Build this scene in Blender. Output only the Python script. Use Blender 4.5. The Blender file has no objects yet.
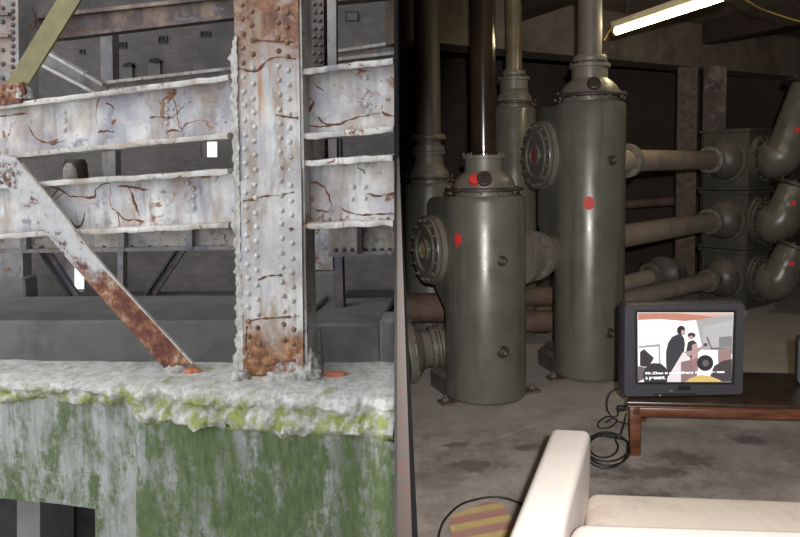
import bpy, bmesh, math, random
from mathutils import Vector, Matrix, Quaternion, noise as mnoise
random.seed(7)
S = bpy.context.scene
COL = S.collection
R = math.radians
V = Vector
PI = math.pi
# ------------------------------------------------------------------ camera
F = 700.0; PITCH = R(5.0); CZ = 1.6; ROLL = .02; PY0 = 170+F*math.tan(PITCH)
cp, sp = math.cos(PITCH), math.sin(PITCH)
cam = bpy.data.cameras.new('camera'); cam.sensor_fit = 'HORIZONTAL'; cam.sensor_width = 36
cam.lens = 36*F/800; cam.clip_start = .02; cam.clip_end = 200
co = bpy.data.objects.new('camera', cam); COL.objects.link(co)
cam.shift_y = -(268.5-PY0)/800
co.matrix_world = Matrix.Translation((0, 0, CZ)) @ Matrix.Rotation(PI/2-PITCH, 4, 'X') @ Matrix.Rotation(-ROLL, 4, 'Z')
S.camera = co

def ray(px, py):
    a = (px-400)/F; b = (PY0-py)/F
    x = a*math.cos(ROLL)+b*math.sin(ROLL); y = -a*math.sin(ROLL)+b*math.cos(ROLL)
    return x, cp+y*sp, -sp+y*cp
def onp(px, py, Y0, k=0.0):            # point on the vertical plane Y = Y0 - k X
    dx, dy, dz = ray(px, py); t = Y0/(dy+k*dx)
    return V((dx*t, dy*t, CZ+dz*t))
def onz(px, py, z):                    # point on a level plane
    dx, dy, dz = ray(px, py); t = (z-CZ)/dz
    return V((dx*t, dy*t, z))
FK, FY = .25, 3.9
def FR(px, py, off=0.0): return onp(px, py, FY+off, FK)
def nrm(k): return V((k, 1, 0)).normalized()

# ------------------------------------------------------------------ materials
class Mat:
    def __init__(s, name):
        s.m = bpy.data.materials.new(name); s.m.use_nodes = True
        s.nt = s.m.node_tree; s.b = s.nt.nodes['Principled BSDF']
        s.pos = s.nt.nodes.new('ShaderNodeNewGeometry').outputs['Position']
    def node(s, t): return s.nt.nodes.new(t)
    def link(s, a, b): s.nt.links.new(a, b)
    def vec(s, sc=(1, 1, 1), src=None):
        n = s.node('ShaderNodeMapping'); n.inputs['Scale'].default_value = sc
        s.link(src or s.pos, n.inputs['Vector']); return n.outputs[0]
    def noise(s, scale, detail=4, rough=.55, vec=None, dist=0):
        n = s.node('ShaderNodeTexNoise'); n.inputs['Scale'].default_value = scale
        n.inputs['Detail'].default_value = detail; n.inputs['Roughness'].default_value = rough
        n.inputs['Distortion'].default_value = dist
        s.link(vec or s.pos, n.inputs['Vector']); return n.outputs['Fac']
    def ramp(s, fac, stops):
        n = s.node('ShaderNodeValToRGB'); e = n.color_ramp.elements
        while len(e) < len(stops): e.new(.5)
        for el, (p, c) in zip(e, stops):
            el.position = p; el.color = (c, c, c, 1) if isinstance(c, (int, float)) else (*c, 1)
        s.link(fac, n.inputs[0]); return n.outputs[0]
    def mix(s, fac, a, b, mode='MIX'):
        n = s.node('ShaderNodeMix'); n.data_type = 'RGBA'; n.blend_type = mode
        for i, v in ((0, fac), (6, a), (7, b)):
            if isinstance(v, (int, float)): n.inputs[i].default_value = v
            elif isinstance(v, tuple): n.inputs[i].default_value = (*v, 1)
            else: s.link(v, n.inputs[i])
        return n.outputs[2]
    def math(s, op, a, b=0.0, c=0.0):
        n = s.node('ShaderNodeMath'); n.operation = op
        for i, v in enumerate((a, b, c)):
            if isinstance(v, (int, float)): n.inputs[i].default_value = v
            else: s.link(v, n.inputs[i])
        return n.outputs[0]
    def sep(s, src=None):
        n = s.node('ShaderNodeSeparateXYZ'); s.link(src or s.pos, n.inputs[0]); return n.outputs
    def bump(s, h, strength=.3, dist=.01):
        n = s.node('ShaderNodeBump'); n.inputs['Strength'].default_value = strength
        n.inputs['Distance'].default_value = dist; s.link(h, n.inputs['Height']); s.link(n.outputs[0], s.b.inputs['Normal'])
    def out(s, col, rough=.7, metal=0.0, spec=.5):
        if isinstance(col, tuple): s.b.inputs['Base Color'].default_value = (*col, 1)
        else: s.link(col, s.b.inputs['Base Color'])
        if isinstance(rough, (int, float)): s.b.inputs['Roughness'].default_value = rough
        else: s.link(rough, s.b.inputs['Roughness'])
        s.b.inputs['Metallic'].default_value = metal
        s.b.inputs['Specular IOR Level'].default_value = spec
        return s.m
def plain(name, c, rough=.6, metal=0.0, var=.25, scale=14, bump=.1, spec=.5):
    M_ = Mat(name); f = M_.noise(scale, 5)
    c2 = tuple(x*(1-var) for x in c); c3 = tuple(min(1, x*(1+var)) for x in c)
    if bump: M_.bump(M_.noise(scale*3, 4), bump, .004)
    return M_.out(M_.ramp(f, [(.3, c2), (.7, c3)]), rough, metal, spec)
def emit(name, c, strength=1.0):
    M_ = Mat(name); M_.b.inputs['Emission Color'].default_value = (*c, 1); M_.b.inputs['Emission Strength'].default_value = strength
    return M_.out((0.02, .02, .02), .4)
RUST = (.12, .034, .012); RUST2 = (.34, .13, .04)

def painted_steel(name, c1, c2, crack=.5, rustiness=.5, streak=(.34, .33, .33)):
    m = Mat(name)
    base = m.ramp(m.noise(3.2, 6, .6), [(.35, c1), (.62, c2)])
    st = m.noise(1, 5, .65, m.vec((16, 16, 2.2)))
    base = m.mix(m.ramp(st, [(.5, 0.), (.72, .75)]), base, streak)
    blot = m.noise(7, 6, .7)
    base = m.mix(m.ramp(blot, [(.57, 0.), (.66, .85)]), base, (.19, .19, .23))
    # rusty hair cracks and specks
    d = m.math('ABSOLUTE', m.math('SUBTRACT', m.noise(2.6, 4, .5, None, .6), .5))
    line = m.ramp(d, [(.004, 1.), (.012, 0.)])
    where = m.ramp(m.noise(3.7, 2, .5, m.vec((1, 1, 1.7))), [(.55-.1*crack, 0.), (.62-.1*crack, 1.)])
    mk = m.math('MULTIPLY', line, where)
    speck = m.ramp(m.noise(26, 5, .7), [(.70-.09*rustiness, 0.), (.75-.09*rustiness, 1.)])
    sw = m.ramp(m.noise(2.1, 3), [(.5, 0.), (.6, 1.)])
    mk = m.math('MAXIMUM', mk, m.math('MULTIPLY', speck, sw))
    base = m.mix(mk, base, m.ramp(m.noise(30, 3), [(.4, RUST), (.65, RUST2)]))
    halo = m.ramp(m.noise(1, 4, .6, m.vec((5, 5, 2.5))), [(.48, 0.), (.68, .8)])
    base = m.mix(halo, base, (.33, .24, .175))
    m.bump(m.noise(22, 6, .65), .35, .012)
    return m.out(base, .62)
W_STEEL = painted_steel('flaking white paint', (.33, .33, .375), (.72, .71, .69), .9, 1.1, (.22, .21, .215))
W_FLANGE = painted_steel('crusted white flange paint', (.46, .44, .41), (.70, .69, .66), .2, 1.2, (.30, .25, .21))
PALE_G = painted_steel('stained pale girder paint', (.40, .38, .37), (.66, .62, .58), .6, 1.3, (.26, .23, .20))
G_STEEL = painted_steel('dirty grey paint', (.22, .22, .24), (.38, .37, .37), .6, .9, (.15, .14, .14))
GREYV = painted_steel('grey violet steel', (.13, .13, .16), (.21, .20, .23), .2, .4, (.09, .09, .1))
D_BROWN = painted_steel('dark brown rust steel', (.060, .043, .042), (.12, .09, .085), .3, .6, (.05, .04, .04))
def rusty(name, z_lo=None):
    m = Mat(name)
    c = m.ramp(m.noise(11, 7, .72), [(.32, (.06, .022, .018)), (.47, (.14, .048, .03)), (.57, (.26, .12, .06)), (.66, (.42, .33, .27))])
    if z_lo is not None:             # paint survives above z_lo
        z = m.math('ADD', m.sep()[2], m.math('MULTIPLY', m.math('SUBTRACT', m.noise(6, 5, .7), .5), .55))
        f = m.math('MULTIPLY_ADD', m.math('SUBTRACT', z, z_lo), 9.0, .5); f2 = m.node('ShaderNodeClamp'); m.link(f, f2.inputs[0])
        c = m.mix(f2.outputs[0], c, m.ramp(m.noise(12, 6, .7), [(.38, (.14, .07, .05)), (.46, (.44, .44, .45)), (.7, (.58, .57, .56))]))
    m.bump(m.noise(30, 6, .7), .5, .01)
    return m.out(c, .85)
RUSTY = rusty('rust scale')
OLIVE = plain('olive green paint', (.19, .17, .075), .6, 0, .22, 8, .15)
CREAM_CRUST = Mat('crumbling lime crust')
_c = CREAM_CRUST; _f = _c.noise(20, 7, .7); _c.bump(_c.noise(38, 7, .75), .9, .03)
CRUST = _c.out(_c.ramp(_f, [(.32, (.30, .28, .25)), (.5, (.60, .58, .54)), (.7, (.80, .79, .76))]), .9)

def column_paint():
    m = Mat('rust banded column paint')
    base = m.ramp(m.noise(3.0, 6, .6), [(.35, (.38, .38, .40)), (.62, (.66, .65, .63))])
    st = m.noise(1, 5, .65, m.vec((22, 22, 1.6)))
    base = m.mix(m.ramp(st, [(.5, 0.), (.72, .75)]), base, (.37, .35, .33))
    base = m.mix(m.ramp(m.noise(2.4, 5, .6, m.vec((2, 2, 1))), [(.56, 0.), (.66, .6)]), base, (.34, .34, .40))
    z = m.sep()[2]
    wob = m.math('MULTIPLY', m.math('SUBTRACT', m.noise(5, 6, .7), .5), .5)
    rustc = m.ramp(m.noise(14, 6, .7), [(.32, (.07, .026, .015)), (.46, (.20, .075, .03)), (.58, (.36, .18, .08)), (.68, (.52, .44, .37))])
    def above(z0, k):
        f = m.math('MULTIPLY_ADD', m.math('SUBTRACT', m.math('ADD', z, wob), z0), k, .5)
        c = m.node('ShaderNodeClamp'); m.link(f, c.inputs[0]); return c.outputs[0]
    zt = FR(270, 50).z
    top = m.math('MULTIPLY', above(zt-.06, 6.), m.ramp(m.noise(6, 5, .65), [(.34, .35), (.48, 1.)]))
    base = m.mix(top, base, m.mix(.4, rustc, (.11, .05, .035)))
    # orange runs below the rusty head
    runs = m.math('MULTIPLY', m.ramp(m.noise(1, 4, .6, m.vec((30, 30, 1.1))), [(.5, 0.), (.66, .9)]), m.math('SUBTRACT', above(FR(270, 112).z, 4.), top))
    base = m.mix(runs, base, (.40, .19, .07))
    foot = m.math('SUBTRACT', 1.0, above(FR(270, 326).z, 6.))
    foot = m.math('MULTIPLY', foot, m.ramp(m.noise(9, 5, .7), [(.36, .1), (.48, 1.)]))
    base = m.mix(foot, base, rustc)
    mid = m.ramp(m.noise(1, 5, .65, m.vec((9, 9, 3.2))), [(.50, 0.), (.64, .85)])
    base = m.mix(mid, base, (.30, .23, .17))
    sp_ = m.ramp(m.noise(24, 5, .7), [(.63, 0.), (.68, .9)])
    base = m.mix(m.math('MULTIPLY', sp_, m.ramp(m.noise(2.6, 2), [(.45, 0.), (.55, 1.)])), base, RUST2)
    m.bump(m.noise(20, 6, .65), .35, .01)
    return m.out(base, .6)
COLPAINT = column_paint()

def mossy(name, moss_lo, base1=(.27, .29, .28), base2=(.44, .45, .44), gx=None):
    m = Mat(name)
    c = m.ramp(m.noise(4, 7, .65), [(.35, base1), (.65, base2)])
    st = m.noise(1, 6, .65, m.vec((9, 9, 1.1)))
    c = m.mix(m.ramp(st, [(.5, 0.), (.66, .8)]), c, (.52, .54, .54))
    c = m.mix(m.ramp(m.noise(1, 5, .7, m.vec((26, 26, 3))), [(.52, 0.), (.7, .6)]), c, (.17, .18, .16))
    gm = m.math('ADD', m.math('MULTIPLY', m.noise(1, 7, .7, m.vec((4.2, 4.2, 1.3))), .7), m.math('MULTIPLY', m.noise(16, 6, .75), .3))
    g = m.ramp(gm, [(moss_lo, 0.), (moss_lo+.09, 1.)])
    gc = m.ramp(m.noise(1, 6, .75, m.vec((34, 34, 9))), [(.35, (.042, .075, .017)), (.55, (.09, .14, .034)), (.74, (.18, .22, .12))])
    c = m.mix(m.math('MULTIPLY', g, .88), c, gc)
    m.bump(m.noise(24, 7, .7), .55, .015)
    return m.out(c, .9)
MOSSWALL = mossy('mossy concrete', .425, (.20, .215, .20), (.35, .36, .34))
MOSSWALL2 = mossy('streaked concrete', .475, (.24, .25, .235), (.42, .43, .41))
def ledge_mat():
    m = Mat('weathered ledge concrete')
    c = m.ramp(m.noise(9, 8, .7), [(.3, (.38, .37, .35)), (.46, (.60, .59, .56)), (.68, (.78, .77, .75))])
    c = m.mix(m.ramp(m.noise(28, 6, .75), [(.50, 0.), (.66, .75)]), c, (.33, .31, .28))
    z = m.math('ADD', m.sep()[2], m.math('MULTIPLY', m.math('SUBTRACT', m.noise(4.5, 6, .7), .5), .30))
    low = m.ramp(z, [(.335, 1.), (.405, 0.)])
    g = m.math('MULTIPLY', low, m.ramp(m.noise(11, 6, .72), [(.43, 0.), (.57, 1.)]))
    c = m.mix(g, c, m.ramp(m.noise(22, 5, .7), [(.35, (.13, .18, .035)), (.65, (.40, .45, .14))]))
    top = m.ramp(m.noise(5.2, 4, .7), [(.60, 0.), (.68, .8)])
    c = m.mix(top, c, (.30, .32, .12))
    m.bump(m.noise(34, 8, .75), .8, .02)
    return m.out(c, .92)
LEDGE = ledge_mat()
def brick(name, c1, c2, mort, sc=5.0, vec=None, rot=None):
    m = Mat(name)
    mp = m.node('ShaderNodeMapping'); mp.inputs['Rotation'].default_value = rot or (PI/2, 0, 0)
    m.link(m.pos, mp.inputs['Vector'])
    b = m.node('ShaderNodeTexBrick'); b.inputs['Scale'].default_value = sc
    b.inputs['Color1'].default_value = (*c1, 1); b.inputs['Color2'].default_value = (*c2, 1); b.inputs['Mortar'].default_value = (*mort, 1)
    b.inputs['Mortar Size'].default_value = .012; b.inputs['Mortar Smooth'].default_value = .6; b.inputs['Brick Width'].default_value = 1.1; b.inputs['Row Height'].default_value = .36
    m.link(mp.outputs[0], b.inputs['Vector'])
    c = m.mix(m.ramp(m.noise(1.6, 6, .7), [(.35, 0.), (.7, .75)]), b.outputs['Color'], tuple(x*.45 for x in c1))
    c = m.mix(m.ramp(m.noise(3.2, 5, .7), [(.6, 0.), (.72, .5)]), c, (c1[0]*1.6, c1[1]*1.5, c1[2]*1.5))
    m.bump(b.outputs['Fac'], -.4, .01)
    return m.out(c, .9)
BRICK_L = brick('sooty grey brick', (.26, .245, .24), (.34, .30, .285), (.175, .17, .165), 6.5)
BRICK_R = brick('dark sooty brick', (.042, .030, .024), (.055, .04, .03), (.03, .024, .02), 8.0)
def conc(name, a, b, sc=4, bump=.3, dark=None):
    m = Mat(name); c = m.ramp(m.noise(sc, 8, .65), [(.3, a), (.7, b)])
    if dark: c = m.mix(m.ramp(m.noise(1.7, 6, .7), [(.5, 0.), (.66, .85)]), c, dark)
    m.bump(m.noise(sc*9, 6, .7), bump, .008)
    return m.out(c, .9)
CONC = conc('grey concrete', (.22, .22, .212), (.30, .30, .288), 4, .4, (.18, .18, .172))
CONC_DK = conc('dark grey concrete', (.085, .088, .095), (.14, .14, .145))
CONC_BLK = conc('shaded recess concrete', (.03, .03, .03), (.07, .065, .06), 6)  # near-black colour carries the shade inside the opening
YARD = conc('yard concrete', (.3, .3, .28), (.42, .42, .4))
CEIL = conc('soot stained ceiling plaster', (.12, .095, .072), (.19, .15, .115), 5, .3, (.07, .056, .044))
def floor_mat():
    m = Mat('oil stained floor concrete'); c = m.ramp(m.noise(6, 8, .65), [(.3, (.27, .24, .215)), (.7, (.39, .355, .325))])
    c = m.mix(m.ramp(m.noise(2.2, 7, .75), [(.46, 0.), (.62, .85)]), c, (.17, .145, .13))
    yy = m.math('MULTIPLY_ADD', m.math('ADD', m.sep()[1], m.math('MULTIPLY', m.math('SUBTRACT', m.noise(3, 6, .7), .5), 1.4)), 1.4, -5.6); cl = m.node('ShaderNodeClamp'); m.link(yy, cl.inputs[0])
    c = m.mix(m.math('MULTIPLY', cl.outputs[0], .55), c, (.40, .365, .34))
    c = m.mix(m.ramp(m.noise(30, 4, .7), [(.60, 0.), (.68, .5)]), c, (.14, .12, .11))
    wob = m.math('MULTIPLY', m.math('SUBTRACT', m.noise(7, 6, .75), .5), 3.6)
    xyz = m.sep()
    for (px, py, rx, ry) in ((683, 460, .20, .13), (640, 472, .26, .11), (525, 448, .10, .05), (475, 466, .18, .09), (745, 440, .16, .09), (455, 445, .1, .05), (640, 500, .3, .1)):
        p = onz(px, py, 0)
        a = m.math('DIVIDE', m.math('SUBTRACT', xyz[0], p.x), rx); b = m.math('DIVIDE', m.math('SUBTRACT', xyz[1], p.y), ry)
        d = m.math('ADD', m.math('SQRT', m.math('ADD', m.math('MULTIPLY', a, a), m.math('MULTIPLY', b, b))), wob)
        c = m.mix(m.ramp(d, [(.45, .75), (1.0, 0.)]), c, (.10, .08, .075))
    m.bump(m.noise(50, 6, .7), .35, .008); return m.out(c, .9)
FLOOR_R = floor_mat()
PAD = conc('pale plinth concrete', (.27, .245, .225), (.40, .365, .34), 7, .3, (.21, .185, .17))
PATCH = conc('oil stain', (.085, .07, .062), (.14, .12, .108), 9)

def tank_paint(name, c, rough=.36):
    m = Mat(name)
    col = m.ramp(m.noise(2.5, 6, .6), [(.3, tuple(x*.82 for x in c)), (.7, tuple(x*1.12 for x in c))])
    col = m.mix(m.ramp(m.noise(1, 5, .65, m.vec((14, 14, 1.2))), [(.50, 0.), (.68, .6)]), col, tuple(x*.5 for x in c))
    col = m.mix(m.ramp(m.noise(19, 5, .7), [(.68, 0.), (.72, .8)]), col, (.10, .06, .045))
    n = m.node('ShaderNodeNewGeometry'); nz = m.sep(n.outputs['Normal'])[2]
    dust = m.math('MULTIPLY', m.ramp(nz, [(.25, 0.), (.85, .75)]), m.ramp(m.noise(9, 5, .7), [(.3, .5), (.6, 1.)]))
    col = m.mix(dust, col, (.21, .17, .14))
    m.bump(m.noise(60, 4, .6), .12, .003)
    return m.out(col, m.ramp(m.noise(5, 5), [(.3, rough-.06), (.7, rough+.14)]), 0)
GREEN = tank_paint('olive grey machine enamel', (.102, .102, .084), .28)
GREEN_D = tank_paint('old dark green enamel', (.066, .066, .053), .42)
FLG = tank_paint('flange enamel', (.125, .118, .098), .42)
IRON = plain('dark oily iron', (.045, .033, .028), .5, .2, .3, 20, .25)
PIPE_BR = plain('glossy brown pipe lacquer', (.022, .014, .009), .16, .0, .3, 6, .05)
PIPE_OL = plain('grimy olive pipe paint', (.12, .10, .06), .3, 0, .4, 5, .1)
PIPE_GR = tank_paint('grey pipe paint', (.10, .088, .078), .5)
PIPE_TAN = tank_paint('dusty tan pipe paint', (.26, .215, .175), .6)
PIPE_RU = plain('rusty brown pipe', (.10, .064, .048), .75, 0, .4, 9, .3)
BOLT = plain('worn bolt steel', (.11, .095, .082), .6, 0, .3, 30, 0, .3)
REDP = plain('red spray paint', (.52, .03, .028), .6, 0, .2, 20, 0)
RED_GL = plain('dull red glass', (.22, .04, .04), .25, 0, .2, 20, 0)
AMBER = plain('amber glass', (.34, .24, .11), .25, 0, .2, 20, 0)
SOFA = Mat('cream leather'); SOFA.bump(SOFA.noise(160, 3), .06, .002)
SOFA_M = SOFA.out(SOFA.ramp(SOFA.noise(3, 4), [(.35, (.78, .72, .685)), (.65, (.84, .79, .76))]), .5)
SEATM = Mat('worn cream leather'); SEATM.bump(SEATM.noise(1, 4, .5, SEATM.vec((14, 2.5, 8))), .35, .012)
SEAT_M = SEATM.out(SEATM.mix(SEATM.ramp(SEATM.noise(3.5, 5, .7), [(.52, 0.), (.7, .8)]), (.66, .59, .52), (.42, .35, .29)), .6)
WOOD = Mat('dark red wood'); _w = WOOD.noise(1, 5, .6, WOOD.vec((3, 40, 40)))
WOOD.bump(_w, .1, .003)
WOOD_M = WOOD.out(WOOD.ramp(_w, [(.3, (.055, .017, .009)), (.7, (.16, .06, .03))]), .35)
TVBLK = plain('charcoal plastic', (.046, .046, .056), .5, 0, .1, 60, .05)
BLACK = plain('black rubber', (.012, .012, .012), .55, 0, .2, 30, 0)
TRIMBR = Mat('chipped brown paint')
_c = TRIMBR.mix(TRIMBR.ramp(TRIMBR.noise(40, 5, .7), [(.52, 0.), (.62, 1.)]), (.014, .0095, .007), (.022, .006, .0035))
TRIM_M = TRIMBR.out(_c, .6)

# ------------------------------------------------------------------ geometry helpers (world coordinates)
def hexa(bm, a, b):
    """two quads of four points each, joined"""
    va = [bm.verts.new(p) for p in a]; vb = [bm.verts.new(p) for p in b]
    bm.faces.new(va[::-1]); bm.faces.new(vb)
    for i in range(len(va)):
        j = (i+1) % len(va); bm.faces.new((va[i], va[j], vb[j], vb[i]))
def prism(bm, pts, vec):
    vec = V(vec); hexa(bm, [V(p) for p in pts], [V(p)+vec for p in pts])
def box(bm, lo, hi, bev=0.0, seg=2, M_=None):
    n0 = set(bm.verts)
    x0, y0, z0 = lo; x1, y1, z1 = hi
    ret = bmesh.ops.create_cube(bm, size=1.0)['verts']
    for v in ret: v.co = V(((x0+x1)/2+v.co.x*(x1-x0), (y0+y1)/2+v.co.y*(y1-y0), (z0+z1)/2+v.co.z*(z1-z0)))
    if bev:
        es = list({e for v in ret for e in v.link_edges})
        bmesh.ops.bevel(bm, geom=es, offset=bev, segments=seg, affect='EDGES', profile=.5)
    if M_ is not None:
        for v in bm.verts:
            if v not in n0: v.co = M_ @ v.co
def basis(axis):
    a = V(axis).normalized(); h = V((0, 0, 1)) if abs(a.z) < .9 else V((1, 0, 0))
    u = h.cross(a).normalized(); w = a.cross(u); return a, u, w
def lathe(bm, base, axis, prof, seg=40, closed=False):
    a, u, w = basis(axis); base = V(base); rings = []
    for r, h in prof:
        if r < 1e-6: rings.append([bm.verts.new(base+a*h)])
        else: rings.append([bm.verts.new(base+a*h+(u*math.cos(2*PI*i/seg)+w*math.sin(2*PI*i/seg))*r) for i in range(seg)])
    pairs = list(zip(rings, rings[1:]))
    if closed: pairs.append((rings[-1], rings[0]))
    for A, B in pairs:
        for i in range(seg):
            j = (i+1) % seg
            f = [A[i % len(A)], A[j % len(A)], B[j % len(B)], B[i % len(B)]]
            f = [x for k, x in enumerate(f) if x not in f[:k]]
            if len(f) > 2: bm.faces.new(f)
    if not closed:
        for rg in (rings[0], rings[-1]):
            if len(rg) > 2: bm.faces.new(rg)
def cyl(bm, p0, p1, r, seg=32, r1=None):
    p0 = V(p0); p1 = V(p1); L = (p1-p0).length
    lathe(bm, p0, p1-p0, [(r, 0), (r if r1 is None else r1, L)], seg)
def tube(bm, pts, r, seg=10, rs=None):
    pts = [V(p) for p in pts]; rings = []; pu = None
    for i, p in enumerate(pts):
        t = (pts[min(i+1, len(pts)-1)]-pts[max(i-1, 0)]).normalized()
        if pu is None: _, u, w = basis(t)
        else: u = (pu-t*pu.dot(t)).normalized(); w = t.cross(u)
        pu = u; rr = rs[i] if rs else r
        rings.append([bm.verts.new(p+(u*math.cos(2*PI*k/seg)+w*math.sin(2*PI*k/seg))*rr) for k in range(seg)])
    for A, B in zip(rings, rings[1:]):
        for k in range(seg):
            j = (k+1) % seg; bm.faces.new((A[k], A[j], B[j], B[k]))
    bm.faces.new(rings[0]); bm.faces.new(rings[-1])
def smooth_path(pts, n=8):
    pts = [V(p) for p in pts]; out = []
    P = [pts[0]*2-pts[1]]+pts+[pts[-1]*2-pts[-2]]
    for i in range(1, len(P)-2):
        for k in range(n):
            t = k/n; a, b, c, d = P[i-1], P[i], P[i+1], P[i+2]
            out.append(.5*((2*b)+(c-a)*t+(2*a-5*b+4*c-d)*t*t+(3*b-a-3*c+d)*t**3))
    out.append(pts[-1]); return out
def roughen(bm, amp, sc, seed=0, cuts=0):
    if cuts: bmesh.ops.subdivide_edges(bm, edges=bm.edges[:], cuts=cuts, use_grid_fill=True)
    for v in bm.verts:
        p = v.co*sc+V((seed, seed*1.7, 0))
        d = V((mnoise.fractal(p, .8, 2.1, 5), mnoise.fractal(p+V((31, 7, 3)), .8, 2.1, 5), mnoise.fractal(p+V((5, 41, 9)), .8, 2.1, 5)))
        v.co += d*amp
def new(): return bmesh.new()

WORLD = {}
YARD_SIDE = [False]
def obj(name, bm, mat, parent=None, origin=None, smooth=35):
    if YARD_SIDE[0]:                     # everything in the yard ends at the partition
        n_ = V((1, 0, -math.tan(ROLL))).normalized()
        if any((v.co-V((-.011, 0, CZ))).dot(n_) > 0 for v in bm.verts):
            cut = bmesh.ops.bisect_plane(bm, geom=bm.verts[:]+bm.edges[:]+bm.faces[:], plane_co=(-.011, 0, CZ), plane_no=n_, clear_outer=True)
            bmesh.ops.holes_fill(bm, edges=[e for e in bm.edges if e.is_boundary], sides=0)
    bmesh.ops.recalc_face_normals(bm, faces=bm.faces[:])
    if origin is None:
        cs = [v.co for v in bm.verts]
        lo = V([min(c[i] for c in cs) for i in range(3)]); hi = V([max(c[i] for c in cs) for i in range(3)])
        origin = (lo+hi)/2
        if parent is None: origin.z = lo.z
    origin = V(origin)
    for v in bm.verts: v.co -= origin
    me = bpy.data.meshes.new(name); bm.to_mesh(me); bm.free()
    me.materials.append(mat)
    me.shade_smooth(); me.set_sharp_from_angle(angle=R(smooth))
    o = bpy.data.objects.new(name, me); COL.objects.link(o)
    WORLD[o.name] = origin
    o.location = origin-(WORLD[parent.name] if parent else V((0, 0, 0)))
    o.parent = parent
    return o
def inst(name, me, parent, loc, normal=None, scale=1.0):
    o = bpy.data.objects.new(name, me); COL.objects.link(o); o.parent = parent
    o.location = V(loc)-WORLD[parent.name]; WORLD[o.name] = V(loc); o.scale = (scale,)*3
    if normal is not None:
        o.rotation_mode = 'QUATERNION'; o.rotation_quaternion = V((0, 0, 1)).rotation_difference(V(normal).normalized())
    return o
def thing(name, label, cat, loc, group=None):
    o = bpy.data.objects.new(name, None); COL.objects.link(o); o.location = loc; WORLD[o.name] = V(loc)
    o.empty_display_size = .1
    return tag(o, label, cat, group)
def tag(o, label, cat, group=None, kind=None):
    o['label'] = label; o['category'] = cat
    if group: o['group'] = group
    if kind: o['kind'] = kind
    return o
def struct(name, bm, mat, smooth=35):
    o = obj(name, bm, mat, smooth=smooth); o['kind'] = 'structure'; return o
def slab_px(bm, pts, off, thick, fn=None, k=FK):
    fn = fn or FR
    prism(bm, [fn(x, y, off) for x, y in pts], nrm(k)*thick)
# shared small meshes
def mesh_of(name, fill, mat):
    bm = new(); fill(bm); bmesh.ops.recalc_face_normals(bm, faces=bm.faces[:])
    me = bpy.data.meshes.new(name); bm.to_mesh(me); bm.free(); me.materials.append(mat); me.shade_smooth(); me.set_sharp_from_angle(angle=R(40)); return me
RIV_P = [(.0, .013), (.006, .0125), (.011, .0095), (.0145, .005), (.016, 0), (.016, -.006)][::-1]
RIVET = mesh_of('rivet', lambda bm: lathe(bm, (0, 0, 0), (0, 0, 1), RIV_P, 12), painted_steel('rivet paint', (.50, .49, .47), (.68, .67, .65), .2, .9))
RIVET_R = mesh_of('rivet', lambda bm: lathe(bm, (0, 0, 0), (0, 0, 1), RIV_P, 12), plain('rusty rivet', (.22, .12, .075), .8, 0, .6, 25, .2))
RIVET_D = mesh_of('rivet', lambda bm: lathe(bm, (0, 0, 0), (0, 0, 1), [(r*1.25, h*1.3) for r, h in RIV_P], 8), plain('dark rivet', (.11, .09, .085), .6, 0, .3, 25, 0))
BOLTM = mesh_of('bolt', lambda bm: (lathe(bm, (0, 0, 0), (0, 0, 1), [(.017, -.01), (.017, .012), (.0, .014)], 6), lathe(bm, (0, 0, .012), (0, 0, 1), [(.008, 0), (.008, .014), (0, .016)], 8)), BOLT)

# ================================================================== SETTING
ZR = 3.3
# added steel partition, seen edge on, keeping yard daylight out of the engine room
def lean(bm):                          # the partition and its jamb lean a degree out of plumb
    for v in bm.verts: v.co.x += math.tan(ROLL)*(v.co.z-CZ)
bm = new(); box(bm, (-.008, 1.2, -1.3), (0, 10.5, 5.2)); lean(bm); struct('wall_partition_added', bm, plain('partition sheet steel', (.018, .018, .018), .9, 0, .3, 8, .1, .1))
bm = new(); box(bm, (-.10, -3.2, -1.3), (0, -.03, 5.2)); box(bm, (-.10, -.03, 2.15), (0, 1.2, 5.2)); box(bm, (-.10, -.03, -1.3), (0, 1.2, -.02)); struct('wall_doorway_added', bm, CONC)  # unseen wall added to limit daylight and flash passing between the two sides
# tapered, chipped brown jamb board and its black rubber seal
def jx(z): return .0005+max(0, 1.6-z)*.0345
bm = new(); hexa(bm, [(-.003, 1.17, 1.62), (.0006, 1.17, 1.62), (jx(0), 1.17, 0), (-.003, 1.17, 0)], [(-.003, 1.2, 1.62), (.0006, 1.2, 1.62), (jx(0), 1.2, 0), (-.003, 1.2, 0)]); lean(bm); struct('trim_1', bm, TRIM_M)
SEAL = plain('matt black seal', (.004, .004, .004), 1.0, 0, .1, 8, 0, 0.0)
bm = new(); hexa(bm, [(-.004, 1.175, 2.15), (.0015, 1.175, 2.15), (.0025, 1.175, 1.6), (jx(0)+.024, 1.175, 0), (jx(0), 1.175, 0), (.0004, 1.175, 1.6)], [(-.004, 1.21, 2.15), (.0015, 1.21, 2.15), (.0025, 1.21, 1.6), (jx(0)+.024, 1.21, 0), (jx(0), 1.21, 0), (.0004, 1.21, 1.6)]); lean(bm); struct('trim_2', bm, SEAL)
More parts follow.
